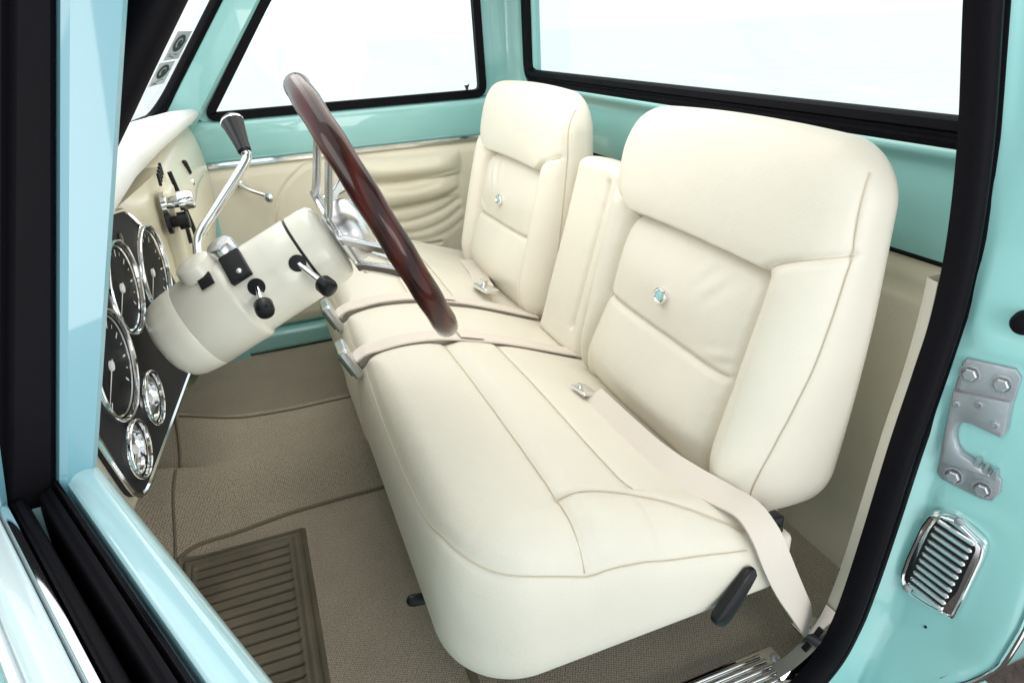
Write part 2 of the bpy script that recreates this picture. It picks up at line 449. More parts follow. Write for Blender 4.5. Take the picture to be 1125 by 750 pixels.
# lip profile: (outwards across the seal, out of the wall into the cab)
lip = [(-0.040, -0.015), (-0.040, 0.012), (-0.030, 0.022), (-0.012, 0.024), (-0.004, 0.012), (0.004, 0.012), (0.012, 0.026), (0.034, 0.024), (0.042, 0.010), (0.042, -0.015)]
seal_ring(s, ring, lip, (-1, 0, 0)); build(s, 'window_seal', RUBBER, rw, smooth=50)

# ---- passenger side corner post
b = MB()
cp = np.array([(1.40, 4.0), (1.50, 4.0), (1.56, 3.985), (1.595, 3.94), (1.60, 3.85), (1.66, 3.85), (1.66, 4.1), (1.40, 4.1)])
G = np.array([[(x, y, z) for x, y in cp] for z in (-1.8, -0.62, -0.3, 0.2, 0.62)])
b.addgrid(G, wrap=True); build(b, 'corner_post', TEAL, cab, smooth=60)
# ---- passenger rear quarter lining below belt
b = MB(); rbox(b, (1.50, 3.995, -1.2), (0.2, 0.02, 1.14), 0.006); build(b, 'quarter_trim_panel', PANEL, cab)

# ---- roof with headliner
b = MB()
nx, ny = 24, 30
X, Y = np.meshgrid(np.linspace(0.22, 1.75, nx), np.linspace(0.72, 4.16, ny), indexing='ij')
Z = 0.70 - 0.10 * ((Y - 2.44) / 1.72) ** 4 - 0.07 * ((X - 1.0) / 0.78) ** 4
b.addgrid(np.stack([X, Y, Z], -1)); build(b, 'roof', TEAL, cab, smooth=60)
b = MB(); Z2 = Z - 0.05
b.addgrid(np.stack([X, Y, Z2], -1)); build(b, 'headliner', PANEL, cab, smooth=60)
b = MB(); tube(b, [(0.27, 0.75, 0.58), (0.20, 1.3, 0.60), (0.16, 2.35, 0.61), (0.20, 3.4, 0.60), (0.27, 4.1, 0.58)], 0.05, n=10); build(b, 'windshield_header', TEAL, cab)

# ---- windshield, curved glass in a rubber seal
def wsx(y, z): return -0.132 + 0.77 * z - 0.18 * (1 - ((y - 2.35) / 1.65) ** 2)
yb = np.linspace(0.98, 3.98, 40); zb_ = np.linspace(-0.36, 0.56, 24)
YY, ZZ = np.meshgrid(yb, zb_, indexing='ij')
b = MB(); b.addgrid(np.stack([wsx(YY, ZZ), YY, ZZ], -1)); ws = build(b, 'windshield', GLASS, cab, smooth=60)
ol = rpoly([(0.98, -0.36), (3.98, -0.36), (3.98, 0.56), (0.98, 0.56)], 0.16, 8)
ol2 = []
for p, q in zip(ol, np.roll(ol, -1, 0)):
    for t in np.linspace(0, 1, max(2, int(np.linalg.norm(q - p) / 0.12)), endpoint=False): ol2.append(p + t * (q - p))
path = np.array([(wsx(y, z) + 0.012, y, z) for y, z in ol2])
b = MB(); sweep(b, path, circ(0.036, 10, 0.03), closed=True, up=(1, 0, -0.6)); build(b, 'windshield_seal', RUBBER, ws)

# ---- windshield pillars
def pillar(y, side, name):
    b = MB(); G = []
    for z in np.linspace(-0.45, 0.60, 10):
        x0 = -0.112 + 0.768 * z; x1 = 0.085 + 0.77 * z
        G.append([(x0, y - 0.03 * side, z), (x0 + 0.02, y - 0.045 * side, z), (x1 - 0.02, y - 0.045 * side, z), (x1, y - 0.03 * side, z), (x1, y + 0.12 * side, z), (x0, y + 0.12 * side, z)])
    b.addgrid(np.array(G), wrap=True); return build(b, name, TEAL, cab, smooth=35)
pillar(4.0, 1, 'windshield_pillar')
b = MB(); G = []
for z in np.linspace(-0.45, 0.60, 10):
    x0 = -0.245 + 0.75 * z; x1 = -0.17 + 0.75 * z
    G.append([(x0, 0.93, z), (x1, 0.93, z), (x1, 0.80, z), (x0, 0.74, z)])
b.addgrid(np.array(G), wrap=True); build(b, 'windshield_pillar', TEAL, cab, smooth=35)
# front hinge pillar of the driver doorway
b = MB(); rbox(b, (-0.47, 0.90, -1.10), (0.20, 0.16, 1.40), 0.02); build(b, 'hinge_pillar', TEAL, cab)
# kick panel on the passenger side
b = MB(); rbox(b, (-0.62, 3.93, -1.2), (0.78, 0.04, 1.2), 0.01); rbox(b, (0.55, 3.99, -1.66), (2.2, 0.14, 0.12), 0.03); build(b, 'kick_panel', TEAL, cab)
# kick panel, driver side
b = MB(); rbox(b, (-0.76, 1.0, -1.2), (0.5, 0.04, 1.2), 0.01); build(b, 'kick_panel', PANEL, cab)
# hood and cowl beyond the glass
b = MB(); X, Y = np.meshgrid(np.linspace(-3.6, -0.62, 20), np.linspace(0.6, 4.1, 24), indexing='ij')
Z = -0.44 - 0.10 * ((Y - 2.35) / 1.75) ** 4 - 0.05 * ((X + 0.62) / 3) ** 2 * 2
b.addgrid(np.stack([X, Y, Z], -1)); build(b, 'hood', TEAL, cab, smooth=60)

# ---- driver doorway: rear pillar jamb
zs = np.array([0.62, 0.30, 0.0, -0.20, -0.33, -0.56, -0.85, -1.12, -1.35, -1.50, -1.62, -1.72, -1.80])
so = np.array([1.13, 1.19, 1.245, 1.305, 1.340, 1.347, 1.320, 1.286, 1.270, 1.250, 1.215, 1.16, 1.08])   # outer edge of the weatherstrip
zf = np.linspace(0.62, -1.80, 110); sof = np.interp(-zf, -zs, so)
ker = np.ones(7) / 7; sof = np.convolve(np.pad(sof, 3, mode='edge'), ker, 'valid')
wp_z = np.array([0.30, -0.008, -0.24, -0.45, -0.62, -0.76, -0.95, -1.18, -1.38, -1.51, -1.625, -1.725, -1.80]); wp_x = np.array([1.160, 1.240, 1.302, 1.338, 1.345, 1.330, 1.305, 1.284, 1.262, 1.238, 1.190, 1.08, 0.95])
G = []
jex = unit((0.35, -1, 0)); jen = np.cross(jex, (0, 0, 1.0)); JO = np.array([1.361, 0.876, -0.716])
def jplane(y): return 1.352 + 0.35 * (0.9 - y)
for z in zf:
    x = np.interp(-z, -wp_z, wp_x)
    up_ = np.interp(z, [-0.45, -0.2, 0.62], [0.0, -0.035, -0.22])
    low = np.interp(z, [-1.85, -1.5, -1.3], [-0.10, 0.0, 0.0])
    e = 0.016 * math.exp(-((z + 0.672) / 0.011) ** 2) + 0.016 * math.exp(-((z + 1.078) / 0.011) ** 2)   # pressed ribs above and below the striker
    ya = np.interp(-z, [-0.62, 0.0, 1.33, 1.48, 1.56, 1.66, 1.76, 1.85], [0.60, 0.632, 0.646, 0.661, 0.695, 0.77, 0.85, 0.90])
    fl = lambda y: jplane(y) + up_ + low
    y1 = max(ya + 0.03, 0.70)
    row = [(x - 0.02, 0.928, z), (x + 0.01, 0.915, z), (max(x + 0.02, fl(.885) - 0.02), 0.893, z), (fl(0.872), 0.872, z), (fl(0.84) - e, 0.84, z), (fl(0.79) - e, 0.79, z), (fl(0.74) - e * .6, 0.74, z), (fl(y1), y1, z), (fl(ya + 0.015) + 0.004, ya + 0.015, z), (fl(ya) + 0.018, ya, z), (fl(ya) + 0.045, ya - 0.006, z), (fl(ya) + 0.5, ya - 0.01, z)]
    G.append(smooth_path(np.array(row), 4))
b = MB(); b.addgrid(np.array(G)); post = build(b, 'door_jamb', TEAL, cab, smooth=70)
# chrome moulding and painted skirt at the foot of the corner
mp = []
for z in np.linspace(-1.18, -1.84, 40):
    ya = np.interp(-z, [-0.62, 0.0, 1.33, 1.48, 1.56, 1.66, 1.76, 1.85], [0.60, 0.632, 0.646, 0.661, 0.695, 0.77, 0.85, 0.90]); low = np.interp(z, [-1.85, -1.5, -1.3], [-0.10, 0.0, 0.0])
    mp.append((jplane(ya) + low + 0.022, ya - 0.004, z))
mp = np.array(mp)
for _ in range(6): mp[1:-1] = 0.25 * mp[:-2] + 0.5 * mp[1:-1] + 0.25 * mp[2:]
b = MB(); sweep(b, mp, circ(0.010, 10), up=(1, 0, 0)); build(b, 'chrome_trim', CHROME, post)

# ---- weatherstrip all round the driver doorway
wpath = [(-0.42, -1.0), (-0.45, -0.60), (-0.40, -0.42), (-0.335, -0.305), (-0.240, -0.175), (-0.160, -0.07), (-0.078, 0.04), (0.147, 0.335), (0.28, 0.50), (0.44, 0.575), (0.70, 0.60), (0.98, 0.59), (1.10, 0.50), (1.160, 0.30), (1.240, -0.008), (1.302, -0.24), (1.338, -0.45), (1.345, -0.62), (1.330, -0.76), (1.305, -0.95), (1.284, -1.18), (1.262, -1.38), (1.238, -1.51), (1.190, -1.625), (1.08, -1.725), (0.93, -1.775), (0.6, -1.79), (0.0, -1.79), (-0.34, -1.76), (-0.42, -1.6)]
wp = smooth_path(np.array([(x, 0.915, z) for x, z in wpath]), 7, closed=True)
n = len(wp); G = []
pr = [(-0.042, 0.000), (-0.040, 0.014), (-0.030, 0.024), (-0.018, 0.024), (-0.012, 0.014), (-0.006, 0.016), (0.002, 0.030), (0.016, 0.036), (0.032, 0.028), (0.040, 0.010), (0.038, -0.018), (-0.040, -0.018)]
for i in range(n):
    t = unit(wp[(i + 1) % n] - wp[i - 1]); ax = np.array([0, -1.0, 0]); o = np.cross(ax, t)
    if i == 0: ref = o
    G.append(wp[i] + np.array([-p[0] * o + p[1] * ax for p in pr]))
G.append(G[0])
b = MB(); b.addgrid(np.array(G), wrap=True); build(b, 'weatherstrip', RUBBER, cab, smooth=50)
# cream edge of the inner quarter trim just inside the strip
cpth = smooth_path(np.array([(1.300, 0.952, -0.56), (1.298, 0.952, -0.66), (1.286, 0.952, -0.80), (1.262, 0.952, -0.95), (1.236, 0.952, -1.18), (1.212, 0.952, -1.38), (1.185, 0.952, -1.51)]), 8)
b = MB(); G = []
for i, p in enumerate(cpth):
    wd = 0.010 * (1 - 0.5 * i / len(cpth)); p = p + np.array([0.052 + 0.012 * i / len(cpth), 0.014, 0])
    G.append([p + np.array([-wd, -0.006, 0]), p + np.array([0.02, -0.012, 0]), p + np.array([0.03, 0.02, 0]), p + np.array([0.30, 0.01, 0]), p + np.array([0.30, 0.02, 0]), p + np.array([0.0, 0.028, 0]), p + np.array([-wd, 0.006, 0])])
b.addgrid(np.array(G), wrap=True); build(b, 'quarter_trim_panel', VINYL, cab, smooth=30)

# ---- striker plate
ez = np.array([0, 0, 1.0])
def JP(a, c, k=0.0): return JO + a * jex + c * ez + k * jen
body = [(0.0537, -0.1342), (0.036, -0.1360), (0.0285, -0.1470), (0.0269, -0.1608), (0.0295, -0.1800), (0.0370, -0.1990), (0.0495, -0.2128), (0.0640, -0.2170), (0.0800, -0.2230), (0.1000, -0.2310)]
poly = [(0.003, 0.0), (0.010, 0.010), (0.0972, 0.0155), (0.1104, 0.0), (0.1107, -0.0681), (0.116, -0.1256), (0.1098, -0.1424)] + body + [(0.1248, -0.2413), (0.132, -0.2492), (0.1362, -0.2767), (0.1261, -0.3067), (0.1057, -0.3122), (0.0223, -0.3023), (0.0104, -0.2898), (0.0057, -0.1882), (0.001, -0.0693)]
b = MB(); prism(b, np.array(poly)[::-1], JP(0, 0, 0.002), jex, ez, 0.010, bev=0.003)
mid = [(0.0016, -0.066), (0.1075, -0.0518), (0.116, -0.1256), (0.1098, -0.1424)] + body + [(0.1241, -0.2417), (0.0104, -0.2556), (0.0057, -0.1882)]
prism(b, np.array(mid)[::-1], JP(0, 0, 0.006), jex, ez, 0.020, bev=0.009)
for tx, tz, th_ in ((0.083, -0.2235, 0.013), (0.1015, -0.2315, 0.012), (0.1185, -0.2380, 0.015)):
    prism(b, [(tx - 0.0065, tz - 0.004), (tx + 0.0065, tz - 0.008), (tx + 0.002, tz + th_), (tx - 0.003, tz + th_)], JP(0, 0, 0.0045), jex, ez, 0.0205)
sp = build(b, 'striker_plate', STEEL, cab, smooth=40)
for (a, c) in ((0.0235, -0.0210), (0.0830, -0.0230), (0.0445, -0.2790), (0.1040, -0.2840)):
    b = MB(); q = JP(a, c, 0.010); lathe(b, [(0, 0.0215), (0.004, 0.0215), (0.005, 0.017)], q, jen, n=24)
    for k in range(24):     # toothed lock washer
        aa = k * math.pi / 12; o_ = q + 0.0215 * (math.cos(aa) * jex + math.sin(aa) * ez); rbox(b, o_ + jen * 0.002, (0.004, 0.0025, 0.005), 0.0006, ex=math.cos(aa) * jex + math.sin(aa) * ez, ey=-math.sin(aa) * jex + math.cos(aa) * ez, n=1)
    lathe(b, [(0.004, 0.0150), (0.013, 0.0150), (0.0150, 0.012), (0.0150, 0.0)], q, jen, n=6, ref=unit((0.3, 0.1, 1)))
    build(b, 'bolt', STEEL, sp, smooth=25)
for (a, c) in ((0.016, -0.0935), (0.0571, -0.0785), (0.095, -0.113)):
    b = MB(); lathe(b, [(0.0, 0.0085), (0.005, 0.0080), (0.006, 0.0055), (0.002, 0.0045), (0.002, 0.0)], JP(a, c, 0.0255), jen, n=16); build(b, 'rivet', STEEL, sp)

# ---- chrome vent grille below the striker
outl = np.array([(0.0217, -0.3949), (0.0385, -0.3811), (0.0752, -0.3745), (0.1441, -0.4145), (0.147, -0.4507), (0.1351, -0.604), (0.1284, -0.6646), (0.1186, -0.6725), (0.0629, -0.6724), (0.0217, -0.6641), (-0.0014, -0.6413), (-0.0065, -0.6143), (-0.003, -0.5519), (0.0102, -0.4371)])
VO = JP(0, 0, 0.0) + jen * 0.004
b = MB(); prism(b, rpoly(outl, 0.010, 3)[::-1], VO, jex, ez, 0.016, bev=0.007)
cen_ = outl.mean(0); shr = lambda k: cen_ + (outl - cen_) * k
rimv = rpoly(shr(0.93), 0.012, 3); tube(b, np.array([VO + a * jex + c * ez + jen * 0.015 for a, c in rimv]), 0.0045, n=8, closed=True, up=tuple(jen))
vent = build(b, 'vent_grille', CHROME, cab, smooth=40)
inn = np.array([(0.040, -0.402), (0.060, -0.398), (0.118, -0.422), (0.128, -0.44), (0.118, -0.58), (0.100, -0.645), (0.090, -0.655), (0.030, -0.637), (0.014, -0.615), (0.018, -0.54), (0.030, -0.44)])
b = MB(); prism(b, rpoly(inn, 0.008, 3)[::-1], VO + jen * 0.0162, jex, ez, 0.0012); build(b, 'vent_mesh', BLACK, vent, smooth=0)
for i in range(11):
    f_ = i / 10; l = np.array([0.0445, -0.408]) * (1 - f_) + np.array([0.0215, -0.626]) * f_; r_ = np.array([0.1190, -0.4265]) * (1 - f_) + np.array([0.0960, -0.6500]) * f_
    b = MB(); tube(b, [VO + l[0] * jex + l[1] * ez + jen * 0.0185, VO + r_[0] * jex + r_[1] * ez + jen * 0.0185], 0.0062, n=8, round_ends=True); build(b, 'slat', ALU, vent)
for (a, c) in ((0.0815, -0.3870), (0.0150, -0.6440)):
    b = MB(); lathe(b, [(0, 0.0115), (0.004, 0.0105), (0.007, 0.006), (0.0075, 0)], VO + a * jex + c * ez + jen * 0.015, jen, n=16); build(b, 'screw', STEEL, vent)
# rubber bump stop and small holes in the paint
b = MB(); lathe(b, [(-0.02, 0.024), (0.02, 0.024), (0.032, 0.019), (0.036, 0.0)], JP(0.089, 0.119), jen, n=20); build(b, 'bump_stop', RUBBER, post)
for (a, c) in ((-0.041, -0.7072), (0.0733, -0.7483), (-0.044, -0.8521), (0.0555, -0.8995)):
    b = MB(); lathe(b, [(-0.004, 0.0042), (0.0035, 0.0036), (0.004, 0)], JP(a, c), jen, n=10); build(b, 'paint_hole', BLACK, post)

# ---- chrome sill plate
b = MB(); L0, L1 = -0.25, 1.135
rbox(b, ((L0 + L1) / 2, 0.995, -1.695), (L1 - L0, 0.125, 0.03), 0.008)
for i in range(5): tube(b, [(L0 + .05, 0.955 + i * 0.020, -1.679), (L1 - 0.045 - 0.008 * abs(i - 2), 0.955 + i * 0.020, -1.679)], 0.0075, n=8, round_ends=True)
sill = build(b, 'sill_plate', CHROME, cab, smooth=45)
b = MB(); lathe(b, [(0, 0.011), (0.006, 0.009), (0.008, 0)], (L1 - 0.02, 1.02, -1.680), (0, 0, 1), n=14); build(b, 'screw', STEEL, sill)
b = MB(); lathe(b, [(0, 0.011), (0.006, 0.009), (0.008, 0)], (L1 - 0.02, 0.965, -1.680), (0, 0, 1), n=14); build(b, 'screw', STEEL, sill)
kp = smooth_path(np.array([(1.085, 0.975, -1.685), (1.14, 0.972, -1.66), (1.195, 0.970, -1.618), (1.230, 0.968, -1.565), (1.250, 0.966, -1.505)]), 7)
b = MB(); G = []
for p in kp: G.append([p + np.array([0, -0.03, 0]), p + np.array([-0.010, -0.02, 0.008]), p + np.array([-0.012, 0.02, 0.008]), p + np.array([0, 0.03, 0]), p + np.array([0.012, 0.02, -0.01]), p + np.array([0.012, -0.02, -0.01])])
b.addgrid(np.array(G), wrap=True); st_ = build(b, 'sill_end_trim', CHROME, cab, smooth=40)
for i0 in (12, 18):
    b = MB(); p, q_ = kp[i0], kp[i0 + 2]; rbox(b, 0.5 * (p + q_) + np.array([-0.012, 0, 0.008]), (0.026, 0.018, 0.008), 0.002, ex=unit(q_ - p), ey=(0, 1, 0)); build(b, 'slot', BLACK, st_)

# ================================================================= PASSENGER DOOR
pd = MB()
YD = 4.0
# painted inner door frame: a board with the window cut out
belt = -0.385
def xz(pts): return [(x, YD, z) for x, z in pts]
prof = np.array([(4.0, -0.62), (3.975, -0.60), (3.965, -0.52), (3.965, -0.44), (3.975, -0.405), (4.0, -0.392), (4.06, -0.388), (4.12, -0.40), (4.14, -0.6), (4.14, -1.8), (4.0, -1.8)])
pp = smooth_path(np.c_[prof, 0 * prof[:, 0]], 3)[:, :2]
G = np.array([[(x, y, z) for y, z in pp] for x in np.linspace(-0.38, 1.40, 30)]); pd.addgrid(G, wrap=True)
door = build(pd, 'car_door', TEAL, cab, smooth=50)
# upper frame
b = MB()
fr = [(-0.20, -0.39), (0.207, 0.156), (0.45, 0.47), (0.58, 0.53), (1.26, 0.53), (1.37, 0.46), (1.385, -0.39)]
fp = np.array([(x, 4.03, z) for x, z in fr])
sweep(b, smooth_path(fp, 6), [(-0.04, -0.035), (0.04, -0.035), (0.04, 0.035), (-0.04, 0.035)], up=(0, 1, 0)); build(b, 'window_frame', TEAL, door)
b = MB(); ring = np.array([(-0.165, -0.375), (0.225, 0.150), (0.455, 0.43), (0.58, 0.49), (1.26, 0.49), (1.335, 0.43), (1.345, -0.375)])
rp = rpoly(ring, 0.05); dens = []
for p, q in zip(rp, np.roll(rp, -1, 0)):
    for t in np.linspace(0, 1, max(2, int(np.linalg.norm(q - p) / 0.1)), endpoint=False): dens.append(p + t * (q - p))
rr = np.array([(x, 3.992, z) for x, z in dens])
sweep(b, rr, [(-0.022, -0.026), (0.022, -0.026), (0.022, 0.02), (0.006, 0.026), (-0.002, 0.01), (-0.012, 0.026), (-0.022, 0.02)], closed=True, up=(0, 1, 0)); build(b, 'window_seal', RUBBER, door, smooth=40)
b = MB(); prism(b, np.array([(x, z) for x, z in ring])[::-1], (0, 4.012, 0), (1, 0, 0), (0, 0, 1), 0.008); build(b, 'window_glass', GLASS, door, smooth=0)
b = MB(); sweep(b, [(-0.38, 3.962, -0.618), (1.38, 3.962, -0.618)], [(-0.012, -0.012), (0.012, -0.012), (0.012, 0.0), (0.004, 0.012), (-0.004, 0.012), (-0.012, 0.0)]); build(b, 'chrome_trim', CHROME, door, smooth=30)
# stuffed vinyl panel with gathered pocket
X, Z = np.meshgrid(np.linspace(-0.36, 1.39, 240), np.linspace(-1.58, -0.632, 130), indexing='ij')
D = 0.006 * fbm(X, Z, 11, 7)
edgeD = np.minimum(np.minimum(X + 0.36, 1.39 - X), np.minimum(Z + 1.58, -0.632 - Z)); D = D + 0.03 * np.sqrt(np.clip(edgeD / 0.06, 0, 1))
def lens(cx, cz, rx, rz, hgt, sk=0.0):
    u = (X - cx) / rx; v = (Z - cz - sk * (X - cx) - 0.10 * (X - cx) ** 2) / rz
    return hgt * np.clip(1 - u ** 4, 0, 1) * np.clip(1 - v * v, 0, 1) ** 0.7
D = D + lens(0.85, -0.745, 0.32, 0.070, 0.075, -0.03) + lens(0.86, -0.885, 0.29, 0.075, 0.050, 0.05)
def crease(pts, dep, wd):
    q = smooth_path(np.c_[np.array(pts), np.zeros(len(pts))], 8)[:, :2]; dd = pdist(X, Z, q); return -dep * np.exp(-(dd / wd) ** 2) + 0.5 * dep * np.exp(-(dd / (3.0 * wd)) ** 2)
for pts, dep in (([(0.60, -0.97), (0.75, -0.985), (0.95, -0.965), (1.12, -0.91)], 0.013), ([(0.62, -1.04), (0.80, -1.065), (1.0, -1.03), (1.13, -0.97)], 0.011), ([(0.66, -1.10), (0.84, -1.135), (1.02, -1.10), (1.14, -1.03)], 0.009), ([(0.75, -1.17), (0.9, -1.19), (1.05, -1.16), (1.15, -1.10)], 0.006),
                 ([(0.62, -0.70), (0.8, -0.715), (1.0, -0.71)], 0.006), ([(0.70, -0.86), (0.85, -0.87), (1.0, -0.85)], 0.007)): D = D + crease(pts, dep, 0.017)
for poly in ([(0.34, -0.635), (0.22, -0.70), (0.12, -0.80), (0.06, -0.93), (0.03, -1.10)], [(0.03, -1.10), (0.2, -1.17), (0.5, -1.21), (1.0, -1.22)], [(0.55, -0.68), (0.49, -0.85), (0.52, -1.05)]):
    dd = pdist(X, Z, smooth_path(np.c_[np.array(poly), np.zeros(len(poly))], 6)[:, :2]); D = D - 0.014 * np.exp(-(dd / 0.010) ** 2) + 0.006 * np.exp(-(dd / 0.04) ** 2)
b = MB(); b.addgrid(np.stack([X, 3.985 - D, Z], -1)); build(b, 'trim_panel', PANEL, door, smooth=80)
b = MB()
lathe(b, [(0, 0.035), (0.03, 0.03), (0.05, 0.02), (0.055, 0)], (-0.085, 3.96, -0.715), (0, -1, 0), n=20)
tube(b, smooth_path(np.array([(-0.085, 3.90, -0.715), (-0.04, 3.875, -0.745), (0.05, 3.86, -0.79)]), 6), 0.012, n=10, round_ends=True)
lathe(b, [(-0.01, 0.012), (0.0, 0.024), (0.05, 0.028), (0.062, 0.02), (0.064, 0)], (0.05, 3.868, -0.79), (0, -1, 0), n=20)
build(b, 'window_crank', CHROME, door)
b = MB()
lathe(b, [(0, 0.04), (0.03, 0.034), (0.05, 0.02), (0.053, 0)], (0.34, 3.96, -0.855), (0, -1, 0), n=20)
tube(b, smooth_path(np.array([(0.34, 3.90, -0.855), (0.41, 3.885, -0.825), (0.49, 3.88, -0.79)]), 6), [0.014] * 5 + [0.018] * 5 + [0.02] * 3, n=10)
build(b, 'door_handle', CHROME, door)
b = MB(); lathe(b, [(0, 0.008), (0.05, 0.008), (0.06, 0.010), (0.075, 0.018), (0.080, 0.016), (0.082, 0)], (1.255, 4.0, -0.40), (0, 0, 1), n=14); build(b, 'lock_knob', ALU, door)

# ================================================================= DRIVER DOOR, swung open
dd_ = np.array([0.41, -0.912, 0]); dd_ = dd_ / np.linalg.norm(dd_); dn = np.array([0.912, 0.41, 0]); dn = dn / np.linalg.norm(dn)
def DP(s, n, z): return s * dd_ + n * dn + np.array([0, 0, z])
ss = np.linspace(-0.735, 1.30, 30)
def dsweep(prof, mats, name, parent, s=ss, wrap=False, smooth=50, k=4):
    pr = np.asarray(prof, float)
    if k > 1: pr = smooth_path(np.c_[pr, 0 * pr[:, 0]], k)[:, :2]
    mb = MB(); mb.addgrid(np.array([[DP(q, n, z) for n, z in pr] for q in s]), wrap=wrap)
    return build(mb, name, mats, parent, smooth=smooth)
# inner sill and inner skin
dsk = dsweep([(0.066, -0.60), (0.064, -0.425), (0.068, -0.402), (0.080, -0.395), (0.093, -0.400), (0.101, -0.420), (0.102, -0.46), (0.100, -0.60), (0.100, -1.2), (0.10, -1.66)], TEAL_LIT, 'car_door', cab)
dsk['label'] = 'mint driver door coloured as lit, standing open, window wound down'
dsweep([(0.053, -0.60), (0.053, -0.405), (0.0555, -0.398), (0.059, -0.398), (0.061, -0.405), (0.061, -0.60)], CHROME, 'chrome_trim', dsk, k=1)
dsweep([(0.016, -0.52), (0.016, -0.412), (0.020, -0.404), (0.028, -0.404), (0.031, -0.43), (0.033, -0.47), (0.036, -0.43), (0.040, -0.408), (0.047, -0.406), (0.053, -0.412), (0.053, -0.52)], RUBBER, 'glass_run_seal', dsk, k=3)
dsweep([(0.0165, -0.46), (0.0165, -0.408), (0.014, -0.401), (0.009, -0.402), (0.005, -0.408), (0.005, -0.46)], CHROME, 'chrome_trim', dsk, k=1)
dsweep([(0.006, -0.50), (0.005, -0.412), (0.0, -0.409), (-0.012, -0.413), (-0.022, -0.425), (-0.026, -0.440)], SKINP, 'door_skin', dsk)
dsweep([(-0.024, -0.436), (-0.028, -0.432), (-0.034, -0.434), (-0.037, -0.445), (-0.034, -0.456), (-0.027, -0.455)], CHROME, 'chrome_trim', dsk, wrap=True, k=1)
dsweep([(-0.026, -0.452), (-0.05, -0.60), (-0.07, -0.9), (-0.06, -1.3), (-0.02, -1.75), (0.06, -1.80), (0.10, -1.66)], SKINP, 'door_skin', dsk)
# end caps of the door
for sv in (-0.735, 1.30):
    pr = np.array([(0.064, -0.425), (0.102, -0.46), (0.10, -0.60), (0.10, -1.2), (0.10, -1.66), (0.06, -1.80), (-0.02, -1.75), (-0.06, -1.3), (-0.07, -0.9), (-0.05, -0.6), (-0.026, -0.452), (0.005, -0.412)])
    b = MB(); b.add([DP(sv, n, z) for n, z in pr], [list(range(len(pr)))]); build(b, 'door_end', TEAL_LIT, dsk, smooth=0)
# window frame: front upright leaning inwards, top rail, rear upright
zt = np.linspace(-0.43, 0.56, 16)
def lean(z): return 0.349 * (z + 0.4)
def upright(n0, n1, s0, s1, m, name, zz=zt, n0t=0.0, n1t=0.0):
    G = []
    for z in zz:
        f = (z + 0.4) / 0.435
        a, c = n0 + lean(z) + n0t * f, n1 + lean(z) + n1t * f
        r = min(0.006, (c - a) * 0.3)
        G.append([DP(s0, a, z), DP(s0, a + 0, z), DP(s1 - r, a, z), DP(s1, a + r, z), DP(s1, c - r, z), DP(s1 - r, c, z), DP(s0, c, z)])
    mb = MB(); mb.addgrid(np.array(G), wrap=True); return build(mb, name, m, dsk, smooth=40)
upright(0.060, 0.095, -0.86, -0.728, TEAL_SHADE, 'window_frame', n0t=-0.020, n1t=0.0)
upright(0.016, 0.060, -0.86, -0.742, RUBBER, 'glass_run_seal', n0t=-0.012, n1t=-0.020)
upright(-0.012, 0.016, -0.86, -0.736, TEAL_SHADE, 'window_frame', zz=np.linspace(-0.43, -0.325, 5), n1t=-0.060)
upright(-0.10, 0.016, -0.86, -0.742, RUBBER, 'glass_run_seal', zz=np.linspace(-0.395, 0.56, 14), n1t=-0.012)
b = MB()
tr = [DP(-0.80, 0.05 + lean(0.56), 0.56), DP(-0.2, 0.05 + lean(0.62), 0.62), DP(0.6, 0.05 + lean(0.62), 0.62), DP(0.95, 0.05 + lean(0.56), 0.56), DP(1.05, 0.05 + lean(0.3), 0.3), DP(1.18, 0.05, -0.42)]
sweep(b, smooth_path(np.array(tr), 6), [(-0.045, -0.03), (0.045, -0.03), (0.045, 0.03), (-0.045, 0.03)]); build(b, 'window_frame', TEAL_LIT, dsk)
b = MB(); kb = DP(-0.246, 0.100, -0.42); lathe(b, [(0, 0.006), (0.05, 0.006), (0.065, 0.008), (0.080, 0.0115), (0.088, 0.0105), (0.091, 0.0)], kb, (0, 0, 1), n=16); build(b, 'lock_knob', CHROME, dsk)

# ================================================================= CARPET
def hump(y): return 0.235 * (0.55 * sstep(y, 2.24, 2.50) + 0.45 * sstep(y, 2.30, 2.80)) * (1 - sstep(y, 2.76, 3.00))
ys = np.linspace(0.935, 3.94, 176); xs_ = np.linspace(-0.98, 1.585, 150)
X, Y = np.meshgrid(xs_, ys, indexing='ij')
flare = sstep(-X, 0.3, 0.65) * 0.12
hy = Y + flare * np.where(Y < 2.5, 1, -1)
toe = 0.95 * np.clip(-X - 0.58, 0, 1) * sstep(-X, 0.56, 0.68)
Zc = -1.725 + hump(hy) * (1 + 0.25 * sstep(-X, 0.0, 0.7)) + toe * (1 - 0.0 * hump(Y)) + 0.004 * fbm(X, Y, 21, 12)
Zc = Zc + 0.025 * np.exp(-((Y - 1.07) / 0.03) ** 2) * (X < 1.15)
b = MB(); b.addgrid(np.stack([X, Y, Zc], -1))
carpet = build(b, 'carpet', CARPET, None, 'brown loop pile carpet covering the cab floor and transmission hump', 'carpet', smooth=80)
def cz(x, y):
    i = np.clip(np.interp(x, xs_, np.arange(len(xs_))), 0, len(xs_) - 1.001); j = np.clip(np.interp(y, ys, np.arange(len(ys))), 0, len(ys) - 1.001)
    a, c = int(i), int(j); fi, fj = i - a, j - c
    return Zc[a, c] * (1 - fi) * (1 - fj) + Zc[a + 1, c] * fi * (1 - fj) + Zc[a, c + 1] * (1 - fi) * fj + Zc[a + 1, c + 1] * fi * fj
b = MB()
